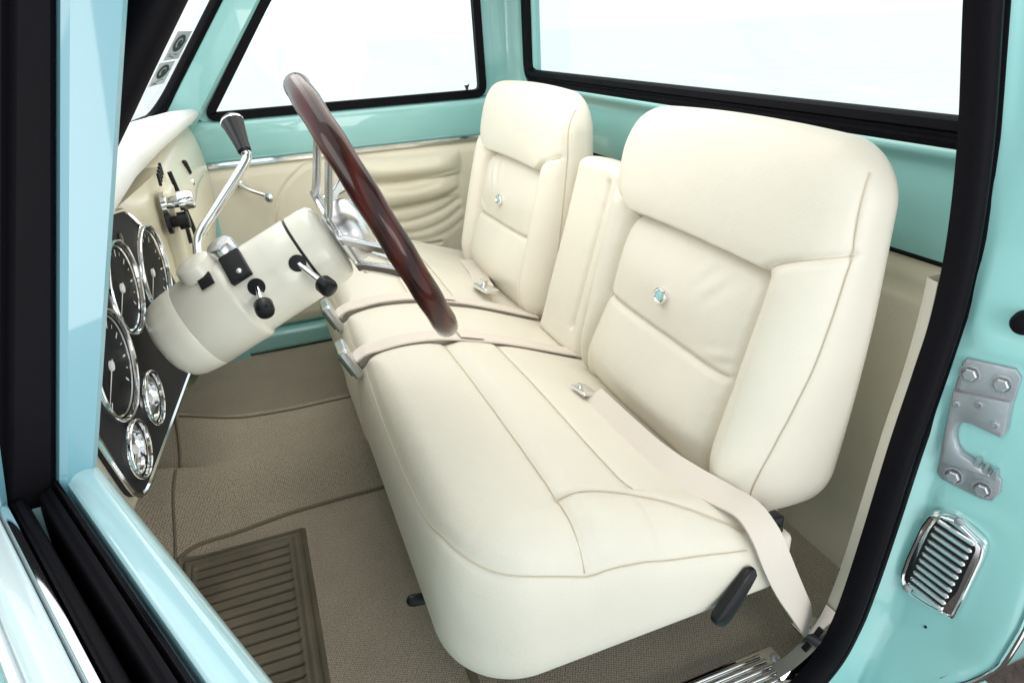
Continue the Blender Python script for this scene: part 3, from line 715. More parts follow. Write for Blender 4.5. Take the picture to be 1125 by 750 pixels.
def bind(pts, r=0.008, w=2.2):
    q = smooth_path(np.c_[np.array(pts, float), np.zeros(len(pts))], 10)[:, :2]
    P3 = np.array([(x, y, cz(x, y) + 0.002) for x, y in q]); sweep(b, P3, circ(r * w, 8, r))
bind([(0.42, 2.31), (0.25, 2.31), (0.0, 2.31), (-0.2, 2.30), (-0.45, 2.26), (-0.58, 2.17)], 0.006, 1.3)
bind([(-0.54, 3.3), (-0.52, 2.9), (-0.50, 2.6), (-0.53, 2.3), (-0.575, 1.9), (-0.58, 1.4)], 0.0055, 1.0)
bind([(0.42, 2.745), (0.2, 2.745), (-0.1, 2.745), (-0.3, 2.75), (-0.5, 2.82)], 0.005, 1.0)
bind([(0.31, 1.62), (0.305, 1.3), (0.30, 1.04)], 0.006)
build(b, 'carpet_binding', PIPING, carpet)
# ribbed heel pad set in the carpet
hx0, hx1, hy0, hy1 = -0.54, -0.085, 1.30, 2.215
Xh, Yh = np.meshgrid(np.linspace(hx0, hx1, 90), np.linspace(hy0, hy1, 420), indexing='ij')
ed = np.minimum(np.minimum(Xh - hx0, hx1 - Xh), np.minimum(Yh - hy0, hy1 - Yh))
Zh = 0.014 * sstep(ed, 0.0, 0.012) - 0.012 * np.exp(-((ed - 0.022) / 0.006) ** 2) - 0.006 * np.exp(-((ed - 0.05) / 0.005) ** 2)
inside = sstep(ed, 0.062, 0.072)
rib = (0.5 + 0.5 * np.cos((Yh - hy0) * 2 * math.pi / 0.046)) ** 9
Zh = Zh - 0.004 * inside - 0.016 * inside * rib
base = np.vectorize(cz)(Xh, Yh)
b = MB(); b.addgrid(np.stack([Xh, Yh, base + 0.004 + Zh], -1)); build(b, 'heel_pad', HEELM, carpet, smooth=60)

# ================================================================= BENCH SEAT
seat = thing('bench_seat', 'cream vinyl split bench seat with two tall backrests and a narrow centre section', 'bench seat', (0.6, 2.3, -1.72))
def arc(pts, n=8): return smooth_path(np.c_[np.array(pts, float), np.zeros(len(pts))], n)[:, :2]
# ---- cushions.  X axis of the pad = rearward, Y axis = across
CX, HX = 0.665, 0.48           # centre and half length along x
def ztop(x): return np.interp(x, [0.15, 0.26, 0.36, 0.50, 0.75, 1.0, 1.2], [-1.005, -0.985, -0.975, -0.988, -1.065, -1.17, -1.25])
ZC = -1.255
def sm_ztop(X):
    return (ztop(X - 0.05) + ztop(X - 0.02) + ztop(X) + ztop(X + 0.02) + ztop(X + 0.05)) / 5
def cushion(y_out, y_in, name):
    """outer-side edge y_out, inner edge y_in (either order)."""
    yc = (y_out + y_in) / 2; hh = abs(y_in - y_out) / 2; sg = 1 if y_in > y_out else -1   # pad Y axis points to the inner side
    top = lambda X, Y: (sm_ztop(X + CX) - ZC) + 0.012 * np.clip(1 - (Y / hh) ** 2, 0, 1) - 0.0 * X
    loc = lambda pts: [(x - CX, (y - min(y_out, y_in)) * 1.0 - hh if sg > 0 else (max(y_out, y_in) - y) - hh) for x, y in pts]
    # seams are drawn for the driver cushion and carried over by the mirrored axis
    D = lambda pts: [(x - CX, (y - 0.97) - 0.56) for x, y in pts]
    s_edge = arc(D([(0.222, 2.10), (0.212, 1.70), (0.214, 1.35), (0.226, 1.19), (0.262, 1.075), (0.345, 1.008), (0.5, 0.99), (0.7, 0.987), (0.93, 0.985)]))
    s_B = arc(D([(0.497, 2.06), (0.500, 1.6), (0.502, 1.15), (0.500, 0.995)]))
    s_C = arc(D([(0.685, 2.06), (0.69, 1.6), (0.70, 1.22), (0.715, 1.16)]))
    s_Dd = arc(D([(0.502, 1.150), (0.60, 1.145), (0.72, 1.12), (0.84, 1.07), (0.95, 1.02)]))
    disp = lambda X, Y: 0.006 * sstep(X, -0.155, -0.11) * (1 - sstep(X, 0.01, 0.03)) + 0.006 * fbm(X, Y, 31, 9) - 0.008 * np.exp(-((X + 0.16) / 0.05) ** 2) + 0.008 * sstep(-Y, 0.35, 0.43) * sstep(X, -0.17, -0.09)
    mb = pad(250, (HX, hh), (0.20, 0.06, 0.015, 0.015), (0.12, 0.12, 0.16, 0.03), 2.8, top, lambda X, Y: 0.105 + 0 * X,
             (CX, yc, ZC), (1, 0, 0), (0, sg, 0), (0, 0, 1), disp, rb=[0.06, 0.06, 0.06, 0.03],
             warp=lambda X, Y: (X - 0.085 * sstep(-Y, 0.28, 0.50) * sstep(X, 0.25, 0.48), Y),
             seams=[(s_edge, 0.008, 0.010), (s_B, 0.007, 0.010), (s_C, 0.006, 0.009), (s_Dd, 0.007, 0.010)])
    return build(mb, name, [VINYL, THREAD], seat, smooth=80)
cushion(0.97, 2.09, 'seat_cushion'); cushion(3.63, 2.51, 'seat_cushion')
top = lambda X, Y: (sm_ztop(X + CX) - ZC) - 0.006
mb = pad(140, (HX + 0.005, 0.205), (0.02,) * 4, (0.11, 0.12, 0.03, 0.03), 3.0, top, lambda X, Y: 0.105 + 0 * X, (CX, 2.30, ZC), (1, 0, 0), (0, 1, 0), (0, 0, 1), lambda X, Y: 0.005 * fbm(X, Y, 41, 9),
         rb=[0.06, 0.06, 0.03, 0.03], seams=[(arc([(-0.445, -0.19), (-0.452, 0.0), (-0.445, 0.19)]), 0.008, 0.010)])
build(mb, 'centre_cushion', [VINYL, THREAD], seat, smooth=80)
# seat frame below
b = MB(); rbox(b, (0.75, 2.3, -1.42), (0.86, 2.35, 0.10), 0.03); rbox(b, (0.75, 1.35, -1.58), (0.8, 0.10, 0.28), 0.02); rbox(b, (0.75, 3.25, -1.58), (0.8, 0.10, 0.28), 0.02); build(b, 'seat_frame', BLACK, seat)

# ---- backrests
ang = math.radians(16); eh = np.array([math.sin(ang), 0, math.cos(ang)]); en_ = np.array([-math.cos(ang), 0, math.sin(ang)])
HH = 0.503; BZ = -0.757; BX = 1.245
def xfront(z): return 1.135 + 0.285 * (z + 0.58)
def backrest(yc, sg, name):
    """sg=+1: outer side towards -y (driver side); pad X axis runs from the outer to the inner side, Y upwards."""
    O = np.array([BX, yc, BZ]); up3 = np.array([0, 0, 1.0]); fw = np.array([-1.0, 0, 0])
    hs = 0.177                                     # height of the shoulder seam
    inL, inR = -0.305, 0.36
    def topf(X, Y): return BX - xfront(Y + BZ) - 0.055 * sstep(-Y, 0.27, 0.47)
    def bot(X, Y): return 0.06 + 0 * X
    def disp(X, Y):
        hv = hs + 0.085 * sstep(np.abs(X), 0.30, 0.48)
        low = 1 - sstep(Y - hv, -0.016, 0.022)
        tl = np.clip((hs - Y) / 0.66, 0, 1)
        eL = inL - 0.06 * tl ** 2 * 0; 
        bl = sstep(-X, -inL - 0.03, -inL + 0.085); br = sstep(X, inR - 0.03, inR + 0.065)
        out = 0.052 + 0.014 * np.exp(-((np.abs(X) - 0.40) / 0.07) ** 2)
        head = 0.056 + 0.012 * np.exp(-((Y - 0.34) / 0.13) ** 2) * np.exp(-(X / 0.38) ** 4)
        pu = np.clip(1 - ((X - 0.03) / 0.35) ** 2, 0, 1) ** 0.7
        up_ = 0.026 * pu * np.exp(-((Y - 0.03) / 0.10) ** 2)
        lum = 0.052 * pu * np.exp(-((Y + 0.26) / 0.13) ** 2)
        ins = 0.016 + up_ + lum
        wr = 0.0048 * np.exp(-((X + 0.14) / 0.06) ** 2) * np.exp(-((Y - 0.10) / 0.05) ** 2) * np.sin((X * 0.75 + Y * 0.65) * 95) + 0.004 * np.exp(-((X + 0.25) / 0.06) ** 2) * np.exp(-((Y + 0.07) / 0.03) ** 2) * np.sin((X * 0.35 + Y * 0.95) * 120)
        side = np.maximum(bl, br)
        lowd = side * out + (1 - side) * (ins + wr)
        return low * lowd + (1 - low) * head + 0.005 * fbm(X, Y, 51, 8)
    s_ins = arc([(-0.300, -0.47), (-0.302, -0.36), (-0.305, -0.2), (-0.312, -0.02), (-0.315, 0.10), (-0.302, 0.150), (-0.26, 0.170), (-0.1, 0.178), (0.1, 0.180), (0.29, 0.176), (0.335, 0.160), (0.355, 0.11), (0.362, -0.05), (0.375, -0.2), (0.395, -0.32), (0.41, -0.44)])
    s_split = arc([(-0.300, -0.112), (-0.1, -0.104), (0.1, -0.100), (0.358, -0.098)])
    s_shL = arc([(-0.300, 0.155), (-0.325, 0.195), (-0.39, 0.228), (-0.487, 0.258)])
    s_shR = arc([(0.345, 0.15), (0.38, 0.215), (0.47, 0.255)])
    s_side = arc([(-0.395, -0.50), (-0.420, -0.42), (-0.440, -0.32), (-0.460, -0.18), (-0.480, 0.0), (-0.488, 0.18), (-0.483, 0.36), (-0.468, 0.43)])
    s_sideR = arc([(0.44, -0.455), (0.475, -0.38), (0.486, -0.27), (0.488, -0.1), (0.488, 0.18), (0.483, 0.36), (0.468, 0.43)])
    def warp(X, Y):      # outer side draws in towards the foot, top edge gently arched
        t = np.clip((0.15 - Y) / 0.65, 0, 1)
        return X + 0.055 * t ** 1.6 * np.clip(-X / 0.5, 0, 1), Y - 0.020 * np.clip(Y / 0.5, 0, 1) * (X / 0.5) ** 2 - 0.045 * t * sstep(-X, 0.12, 0.40)
    mb = pad(300, (0.503, HH), (0.18, 0.15, 0.15, 0.14), (0.17, 0.16, 0.14, 0.13), 2.2, topf, bot, O, (0, sg, 0), up3, fw, disp, rb=[0.08, 0.08, 0.12, 0.08], warp=warp,
             seams=[(s_ins, 0.030, 0.013), (s_split, 0.013, 0.010), (s_shL, 0.013, 0.011), (s_shR, 0.011, 0.011), (s_side, 0.008, 0.008), (s_sideR, 0.008, 0.008)])
    o = build(mb, name, [VINYL, THREAD], seat, smooth=80)
    bz = -0.745; bc = np.array([xfront(bz) - 0.056, yc + 0.03 * sg, bz])
    bb = MB(); lathe(bb, [(-0.015, 0.023), (0.000, 0.0245), (0.004, 0.0225), (0.005, 0.018), (0.002, 0.0155)], bc, en_, n=28, sx=1.2, ref=eh)
    bd = build(bb, 'badge', CHROME, o)
    bb = MB(); lathe(bb, [(0.001, 0.0160), (0.0035, 0.010), (0.004, 0.0)], bc, en_, n=24, sx=1.2, ref=eh); build(bb, 'badge_inlay', MINTB, o)
    return o
backrest(1.535, 1, 'backrest'); backrest(2.960, -1, 'backrest')
# ---- folding centre armrest
O = np.array([1.205, 2.245, -0.865])
mb = pad(130, (0.188, 0.375), (0.03, 0.03, 0.05, 0.05), (0.06, 0.06, 0.05, 0.05), 2.6, lambda X, Y: 0.12 + 0 * X, lambda X, Y: 0.10 + 0 * X, O, (0, 1, 0), eh, en_, lambda X, Y: 0.006 * fbm(X, Y, 61, 9),
         rb=[0.05] * 4, seams=[(arc([(-0.10, -0.25), (-0.10, 0.0), (-0.10, 0.30)]), 0.016, 0.012), (arc([(0.165, -0.3), (0.168, 0.0), (0.165, 0.3)]), 0.005, 0.009)])
build(mb, 'armrest', [VINYL, THREAD], seat, smooth=80)
# ---- recliner lever, hinge and slide handle
b = MB(); a0, a1 = np.array([0.928, 0.958, -1.228]), np.array([0.835, 0.948, -1.345])
t = unit(a1 - a0); G = []
for q, wd, th in ((-0.010, 0.006, 0.006), (0.0, 0.018, 0.012), (0.03, 0.021, 0.014), (0.10, 0.027, 0.015), (0.135, 0.028, 0.014), (0.150, 0.022, 0.011), (0.157, 0.006, 0.005)):
    a_ = np.cross(t, (0, 1, 0)); c_ = np.array([0, 1.0, 0]); G.append([a0 + t * q + a_ * u * wd + c_ * v * th for u, v in rpoly([(-1, -1), (1, -1), (1, 1), (-1, 1)], 0.6, 3)])
b.addgrid(np.array(G), wrap=True); build(b, 'recline_lever', BLACK, seat, smooth=50)
b = MB(); rbox(b, (1.045, 1.045, -1.195), (0.08, 0.04, 0.06), 0.012); lathe(b, [(0, 0.013), (0.010, 0.013), (0.012, 0.0)], (1.055, 1.024, -1.195), (0, -1, 0), n=16)
build(b, 'recline_hinge', BLACK, seat)
b = MB(); rbox(b, (1.06, 1.05, -1.285), (0.13, 0.05, 0.09), 0.02); build(b, 'hinge_cover', VINYL, seat)
b = MB(); tube(b, [(0.34, 1.33, -1.37), (0.20, 1.33, -1.36), (0.165, 1.33, -1.355)], 0.016, n=10, round_ends=True); build(b, 'slide_lever', BLACK, seat)

# ================================================================= SEAT BELTS
def ribbon(mb, pts, w, th=0.006, side=None, n=8, mi=0):
    P = smooth_path(np.array(pts, float), n); G = []
    sd = np.array(side, float) if side is not None else None
    if sd is not None and sd.ndim == 2: sd = smooth_path(sd, n)
    for i in range(len(P)):
        t = unit(P[min(i + 1, len(P) - 1)] - P[max(i - 1, 0)])
        s_ = sd[i] if sd is not None and sd.ndim == 2 else sd
        s_ = unit(s_ - (s_ @ t) * t); nn = np.cross(t, s_)
        G.append([P[i] - s_ * w / 2, P[i] - s_ * w / 2 + nn * th, P[i] + nn * th * 1.25, P[i] + s_ * w / 2 + nn * th, P[i] + s_ * w / 2, P[i] - nn * 0.001])
    st = mb.n; mb.addgrid(np.array(G), mi, wrap=True); m = 6; k = len(P)
    mb.f.append(list(range(st, st + m))[::-1]); mb.m.append(mi); mb.f.append(list(range(st + (k - 1) * m, st + k * m))); mb.m.append(mi)
    return mb
def surf(x, dz=0.0): return float(sm_ztop(np.array([x]))[0]) + dz
# centre belts: tail at the backrest, over the cushion gap, buckle hanging down the front edge
def centre_belt(y, label, xtail):
    xs2 = [1.03, 0.95, 0.85, 0.72, 0.60, 0.48, 0.36, 0.28, 0.235, 0.210, 0.195, 0.185]
    zz2 = [surf(x, 0.013) for x in xs2[:8]] + [-0.975, -0.985, -0.995, -1.005]
    th = thing('seat_belt', label, 'seat belt', (0.6, y, -1.1), 'lap belts laid over the bench cushion')
    b = MB(); ribbon(b, [(x, y, z) for x, z in zip(xs2, zz2)], 0.076, 0.006, side=(0, 1, 0)); w_ = build(b, 'webbing', WEB, th, smooth=50)
    b = MB(); ribbon(b, [(x, y + 0.002, surf(x, 0.0195)) for x in (0.56, 0.59, 0.62, xtail)], 0.073, 0.003, side=(0, 1, 0)); build(b, 'webbing_tail', WEB, th, smooth=50)
    b = MB(); rbox(b, (0.176, y, -1.000), (0.036, 0.105, 0.120), 0.010, ex=(1, 0, 0.45)); bk = build(b, 'buckle', ALU, th)
    b = MB(); rbox(b, (0.158, y, -1.008), (0.010, 0.080, 0.086), 0.004, ex=(1, 0, 0.45)); build(b, 'release_button', GREENP, bk)
    return th
centre_belt(2.10, 'cream lap belt over the seam beside the driver cushion, buckle hanging over the front edge', 0.645)
centre_belt(2.52, 'cream lap belt at the far seam by the passenger cushion, partly behind the wheel rim', 0.665)
# driver belt: tongue on the cushion, webbing over the outer side to the floor anchor
th = thing('seat_belt', 'cream driver lap belt with chrome tongue, running over the seat side to the floor', 'seat belt', (1.0, 1.05, -1.7))
b = MB()
pts = [(0.852, 1.64, -1.080), (0.856, 1.43, -1.082), (0.866, 1.28, -1.085), (0.898, 1.175, -1.094), (0.938, 1.095, -1.104), (0.962, 1.030, -1.110), (0.972, 0.975, -1.145), (0.995, 0.952, -1.215), (1.045, 0.955, -1.315), (1.115, 0.975, -1.43), (1.19, 1.01, -1.545), (1.25, 1.045, -1.645)]
sd = [(0.85, 0.1, 0.45), (0.8, 0.1, 0.55), (0.8, 0.2, 0.55), (0.85, 0.3, 0.4), (0.9, 0.3, 0.2), (1, 0.15, 0.1), (1, 0, 0.1), (1, 0, 0.25), (0.9, 0.1, 0.4), (0.8, 0.3, 0.55), (0.75, 0.4, 0.55), (0.7, 0.5, 0.5)]
ribbon(b, pts, 0.078, 0.006, side=sd, n=8); build(b, 'webbing', WEB, th, smooth=50)
b = MB(); rbox(b, (0.842, 1.675, -1.070), (0.058, 0.080, 0.012), 0.006, ex=(0.95, 0.1, -0.25), ey=(-0.22, 0.97, 0)); lathe(b, [(-0.008, 0.008), (0.008, 0.009), (0.008, 0.0)], (0.835, 1.695, -1.064), (0.2, 0, 1), n=12); build(b, 'tongue', CHROME, th)
b = MB(); lathe(b, [(0, 0.034), (0.02, 0.034), (0.028, 0.024), (0.030, 0)], (1.275, 1.06, -1.68), (0, -0.2, 1), n=6); rbox(b, (1.26, 1.055, -1.67), (0.07, 0.06, 0.012), 0.005); build(b, 'anchor_bolt', CHROME, th)
th = thing('seat_belt', 'passenger lap belt tongue and short webbing against the far backrest', 'seat belt', (0.9, 2.75, -1.1))
b = MB(); ribbon(b, [(0.86, 2.70, -1.065), (0.90, 2.86, -1.10), (0.93, 3.02, -1.105), (0.95, 3.25, -1.12)], 0.085, 0.007, side=(0.9, 0.1, -0.1)); build(b, 'webbing', WEB, th)
b = MB(); rbox(b, (0.855, 2.66, -1.062), (0.07, 0.13, 0.022), 0.008, ex=(0.95, 0.1, -0.25), ey=(-0.3, 0.95, 0)); lathe(b, [(-0.01, 0.02), (0.02, 0.018), (0.022, 0)], (0.85, 2.68, -1.045), (0.2, 0, 1), n=14); build(b, 'tongue', CHROME, th)

# ================================================================= DASHBOARD
dash = thing('dashboard', 'cream dashboard with padded top whitened as lit and charcoal gauge panel', 'dashboard', (-0.5, 2.4, -1.0))
# face: gently curved section swept across the cab
sec = np.array([(-0.42, -0.33), (-0.30, -0.36), (-0.248, -0.44), (-0.226, -0.56), (-0.220, -0.69), (-0.232, -0.83), (-0.258, -0.98), (-0.30, -1.06), (-0.36, -1.10), (-0.48, -1.10)])
sec = smooth_path(np.c_[sec, 0 * sec[:, 0]], 5)[:, :2]
b = MB(); G = []
for y in np.linspace(2.32, 3.90, 60):
    G.append([(x - 0.0 + 0.02 * sstep(-y, -2.6, -2.3) * -1, y, z) for x, z in sec])
b.addgrid(np.array(G)); face = build(b, 'dash_face', DASHC, dash, smooth=60)
b = MB()      # end cap
b.add([(x, 3.90, z) for x, z in sec], [list(range(len(sec)))]); build(b, 'dash_end', DASHC, dash, smooth=0)
# lower dash on the driver side, behind the gauges
b = MB(); G = []
for y in np.linspace(0.98, 2.34, 40):
    k = -0.150 + 0.065 * (y - 1.39) ; G.append([(-0.62, y, -0.34), (-0.36 + 0.11 * (y - 1.39), y, -0.35), (-0.358 + 0.11 * (y - 1.39), y, -0.60), (-0.362 + 0.11 * (y - 1.39), y, -0.84), (-0.378 + 0.11 * (y - 1.39), y, -0.90), (-0.43 + 0.1 * (y - 1.39), y, -0.98), (-0.6, y, -1.02)])
b.addgrid(np.array(G)); build(b, 'dash_face', DASHC, dash, smooth=40)
# padded roll on top, swelling into a hood over the gauges
b = MB(); G = []
for y in np.linspace(0.95, 3.93, 120):
    k = sstep(-y, -2.7, -1.5)           # 1 at the driver
    zt_ = np.interp(y, [0.95, 1.2, 1.45, 1.75, 2.3, 3.2, 3.6, 3.93], [-0.20, -0.19, -0.188, -0.186, -0.207, -0.265, -0.297, -0.322])
    xl = np.interp(y, [0.95, 1.3, 1.75, 2.3, 3.0, 3.93], [-0.222, -0.228, -0.232, -0.228, -0.222, -0.200])
    r = np.interp(y, [0.95, 1.3, 1.8, 2.3, 3.0, 3.6, 3.93], [0.036, 0.046, 0.052, 0.052, 0.046, 0.034, 0.024])
    endr = math.sqrt(max(0.0, 1 - max(0, (y - 3.80) / 0.13) ** 2)); r2 = r * max(endr, 0.15)
    row = []
    for q in np.linspace(-2.3, 1.85, 22): row.append((xl - r2 + r2 * math.cos(q), y, zt_ - r + r2 * math.sin(q)))
    row = row + [(xl - r - 0.10, y, zt_ - 0.018), (xl - r - 0.22, y, min(-0.30, zt_ - 0.06)), (xl - 0.62, y, -0.375)]
    row = [(xl - 0.30, y, zt_ - 2 * r)] + row
    G.append(row)
b.addgrid(np.array(G)); build(b, 'dash_pad', PADM, dash, smooth=60)
# glove box: seams, keyhole, handle line
b = MB(); tube(b, [(-0.246, 2.385, -0.375), (-0.222, 2.415, -0.56), (-0.216, 2.44, -0.70), (-0.222, 2.46, -0.80)], 0.007, n=8); build(b, 'glove_box_gap', BLACK, face)
b = MB(); tube(b, [(-0.243, 2.95, -0.435), (-0.237, 2.97, -0.475)], 0.011, n=8, round_ends=True); gl = build(b, 'glove_box_lock', BLACK, face)
b = MB(); lathe(b, [(0, 0.014), (0.006, 0.012), (0.008, 0)], (-0.232, 2.96, -0.512), (1, 0, 0.2), n=14); build(b, 'lock_cylinder', CHROME, face)
b = MB()
for pts in ([(-0.226, 2.72, -0.56), (-0.224, 2.95, -0.545), (-0.223, 3.2, -0.555), (-0.222, 3.5, -0.58)], [(-0.2175, 2.80, -0.69), (-0.2165, 2.98, -0.685), (-0.216, 3.15, -0.70)]): tube(b, smooth_path(np.array(pts), 6), 0.0032, n=6)
build(b, 'script_trim', ALU, face)
# gauge panel
GP = lambda y, z: np.array([-0.3455 + 0.11 * (y - 1.39), y, z])
gex = unit((0.11, 1.0, 0.0)); gez = np.array([0, 0, 1.0]); gen = np.cross(gex, gez); 
if gen[0] < 0: gen = -gen
PO = GP(1.39, 0.0) - gen * 0.022
poly = rpoly([(1.325, -0.862), (1.245, -0.66), (1.20, -0.5), (1.22, -0.36), (1.50, -0.33), (1.66, -0.335), (1.80, -0.355), (1.90, -0.43), (2.06, -0.66), (2.10, -0.84), (1.95, -0.862), (1.6, -0.862)], [.07, .06, .06, .06, .05, .05, .06, .05, .06, .06, .03, .03])
b = MB(); P2 = np.c_[(poly[:, 0] - 1.39) * 1.006, poly[:, 1]]
prism(b, P2[::-1], PO, gex, gez, 0.022 if np.cross(gex, gez)[0] > 0 else -0.022, bev=0.0)
gp = build(b, 'gauge_panel', PLATE, dash, smooth=30)
b = MB(); rim = np.array([PO + a * gex + c * gez + gen * 0.024 for a, c in P2]); tube(b, rim, 0.0055, n=6, closed=True, up=tuple(gen)); build(b, 'panel_trim', CHROME, gp)
def gauge(y, z, r, marks, face_mat=None, name='gauge'):
    c = PO + ((y - 1.39) * 1.006) * gex + z * gez + gen * 0.027
    b = MB(); lathe(b, [(-0.022, r + 0.0015), (0.0, r + 0.001), (0.010, r + 0.001), (0.0125, r - 0.0005), (0.013, r - 0.0025), (0.011, r - 0.005), (0.004, r - 0.006)], c, gen, n=64)
    o = build(b, name, CHROME, gp)
    b = MB(); lathe(b, [(0.011, r - 0.004), (-0.003, r - 0.008), (-0.003, r - 0.020)], c, gen, n=64); lathe(b, [(0.000, r - 0.0055), (0.002, r - 0.009), (0.003, r - 0.011), (0.001, r - 0.014), (-0.003, r - 0.014)], c, gen, n=64, mi=1); build(b, 'bezel_well', [DIAL, CHROME], o)
    b = MB(); lathe(b, [(-0.0026, r - 0.006), (-0.0026, 0.012), (-0.0026, 0.0)], c, gen, n=48); dl = build(b, 'dial', face_mat or DIAL, o)
    b = MB()
    for i in range(marks):
        a = math.radians(225 - 270 * i / (marks - 1)); dr = math.cos(a) * gex + math.sin(a) * gez; tq = -math.sin(a) * gex + math.cos(a) * gez
        big = i % 2 == 0; r0 = (r - 0.020) * (0.82 if big else 0.9); r1 = r - 0.020; wd = 0.0022 if big else 0.0013
        p = [c + gen * -0.0016 + dr * q + tq * s_ for q, s_ in ((r0, -wd), (r1, -wd), (r1, wd), (r0, wd))]; b.add(p, [(0, 1, 2, 3)])
    build(b, 'scale_mark', INK if face_mat else WHITE, o, smooth=0)
    a = math.radians(215); dr = math.cos(a) * gex + math.sin(a) * gez; tq = -math.sin(a) * gex + math.cos(a) * gez
    b = MB(); b.add([c + gen * 0.000 + dr * q + tq * s_ for q, s_ in ((-0.015, -0.003), (r * 0.78, -0.0012), (r * 0.78, 0.0012), (-0.015, 0.003))], [(0, 1, 2, 3)])
    lathe(b, [(-0.0026, 0.011), (0.002, 0.010), (0.003, 0)], c, gen, n=16); build(b, 'needle', WHITE, o, smooth=0)
    b = MB(); lathe(b, [(0.009, r - 0.005), (0.015, r * 0.82), (0.020, r * 0.55), (0.023, r * 0.27), (0.024, 0.0)], c, gen, n=40); build(b, 'lens', LENS, o)
gauge(1.858, -0.535, 0.120, 17); gauge(1.605, -0.486, 0.105, 15); gauge(1.408, -0.580, 0.114, 17)
gauge(1.560, -0.738, 0.064, 9, SILVER); gauge(1.385, -0.764, 0.063, 9, SILVER)
for y, z in ((1.70, -0.40), (1.50, -0.715), (1.75, -0.70)):
    b = MB(); c = PO + ((y - 1.39) * 1.006) * gex + z * gez + gen * 0.022; lathe(b, [(0, 0.014), (0.004, 0.013), (0.005, 0)], c, gen, n=14)
    build(b, 'indicator_light', BLACK, gp)
# controls between panel and glove box
def knob(y, z, r, L, m, name, x=-0.262):
    b = MB(); lathe(b, [(0, r * 1.25), (0.012, r * 1.2), (0.014, r * 0.6), (L * 0.5, r * 0.62), (L * 0.52, r), (L * 0.95, r * 0.94), (L, r * 0.8), (L, 0)], (x, y, z), (1, 0, 0.05), n=24); return build(b, name, m, dash)
knob(2.155, -0.425, 0.028, 0.085, CHROME, 'control_knob'); knob(2.15, -0.480, 0.026, 0.06, BLACK, 'control_knob')
b = MB()
for i in range(4): rbox(b, (-0.250, 2.13 + i * 0.034, -0.352 + 0.004 * i), (0.008, 0.012, 0.036), 0.003)
build(b, 'vent_slot', BLACK, dash)
b = MB(); rbox(b, (-0.233, 2.34, -0.545), (0.012, 0.02, 0.10), 0.004); build(b, 'radio_slot', BLACK, dash)
b = MB(); rbox(b, (-0.226, 2.37, -0.68), (0.012, 0.03, 0.06), 0.004); build(b, 'radio_slot', BLACK, dash)
b = MB(); rbox(b, (-0.222, 2.35, -0.72), (0.03, 0.05, 0.09), 0.012); build(b, 'ash_tray_pull', CHROME, dash)
b = MB(); rbox(b, (-0.26, 2.24, -0.60), (0.05, 0.16, 0.42), 0.02); build(b, 'radio_bezel', DASHC, dash)
# under-dash parcel panel near the door: silver edged tray below the gauges
b = MB(); prism(b, rpoly([(1.12, -0.74), (1.20, -0.72), (1.33, -0.93), (1.24, -0.98)], 0.02) * np.array([1, 1]) - np.array([1.39, 0]), PO, gex, gez, 0.02 if np.cross(gex, gez)[0] > 0 else -0.02, bev=0.0); pt = build(b, 'switch_panel', ALU, dash)

# ================================================================= STEERING COLUMN + WHEEL
cd = unit((0.374, 0, 0.176)); c0 = np.array([-0.257, 1.60, -0.634])
col = thing('steering_column', 'cream enamelled steering column with chrome shift lever and black tipped stalks', 'steering column', tuple(c0))
b = MB()
lathe(b, [(-0.012, 0.0), (-0.010, 0.055), (-0.004, 0.075), (0.010, 0.092), (0.030, 0.100), (0.055, 0.104), (0.078, 0.1055), (0.0805, 0.1042), (0.083, 0.1062), (0.17, 0.107), (0.19, 0.1085), (0.199, 0.1085), (0.203, 0.106), (0.207, 0.102), (0.211, 0.100), (0.30, 0.0995), (0.366, 0.099), (0.370, 0.095)], c0, cd, n=72)
sh = build(b, 'column_shroud', COLUMN, col, smooth=50)
b = MB(); lathe(b, [(0.364, 0.092), (0.368, 0.0955), (0.377, 0.0955), (0.380, 0.092)], c0, cd, n=60); build(b, 'column_gap', BLACK, col)
b = MB(); lathe(b, [(0.375, 0.094), (0.377, 0.0985), (0.41, 0.098), (0.430, 0.095), (0.441, 0.086), (0.446, 0.070), (0.448, 0.04), (0.448, 0.0)], c0, cd, n=72); build(b, 'turn_signal_housing', COLUMN, col, smooth=50)
ca, cb = frame(cd)      # ca across, cb up
if cb[2] < 0: cb = -cb
if ca[1] > 0: ca = -ca   # ca now towards the driver door
def CP(s, th, r): return c0 + cd * s + r * (math.cos(th) * ca + math.sin(th) * cb)
def nrm(th): return math.cos(th) * ca + math.sin(th) * cb
# stalks: short one and the tilt lever
def stalk(s, th, L, dirv, name, slot, rk):
    b = MB(); p = CP(s, th, 0.092); q = CP(s, th, 0.0998); e = p + unit(dirv) * L
    tube(b, [p, e], 0.0075, n=10); o = build(b, name, CHROME, col)
    b = MB(); lathe(b, [(-0.014, 0.010), (-0.010, rk * 0.75), (-0.003, rk), (0.018, rk), (0.025, rk * 0.85), (0.028, rk * 0.5), (0.0285, 0)], e, dirv, n=24); build(b, 'knob', BLACK, o)
    b = MB(); lathe(b, [(-0.004, 0.019), (0.0015, 0.019), (0.002, 0.0), (-0.004, 0.0)], q - nrm(th) * 0.0005, nrm(th), n=24, sx=slot, ref=tuple(cb)); build(b, 'slot', BLACK, o)
stalk(0.250, math.radians(18), 0.062, (0.10, -0.95, -0.42), 'stalk', 1.0, 0.0205)
stalk(0.352, math.radians(15), 0.085, (0.50, -0.74, -0.42), 'tilt_lever', 1.0, 0.0205)
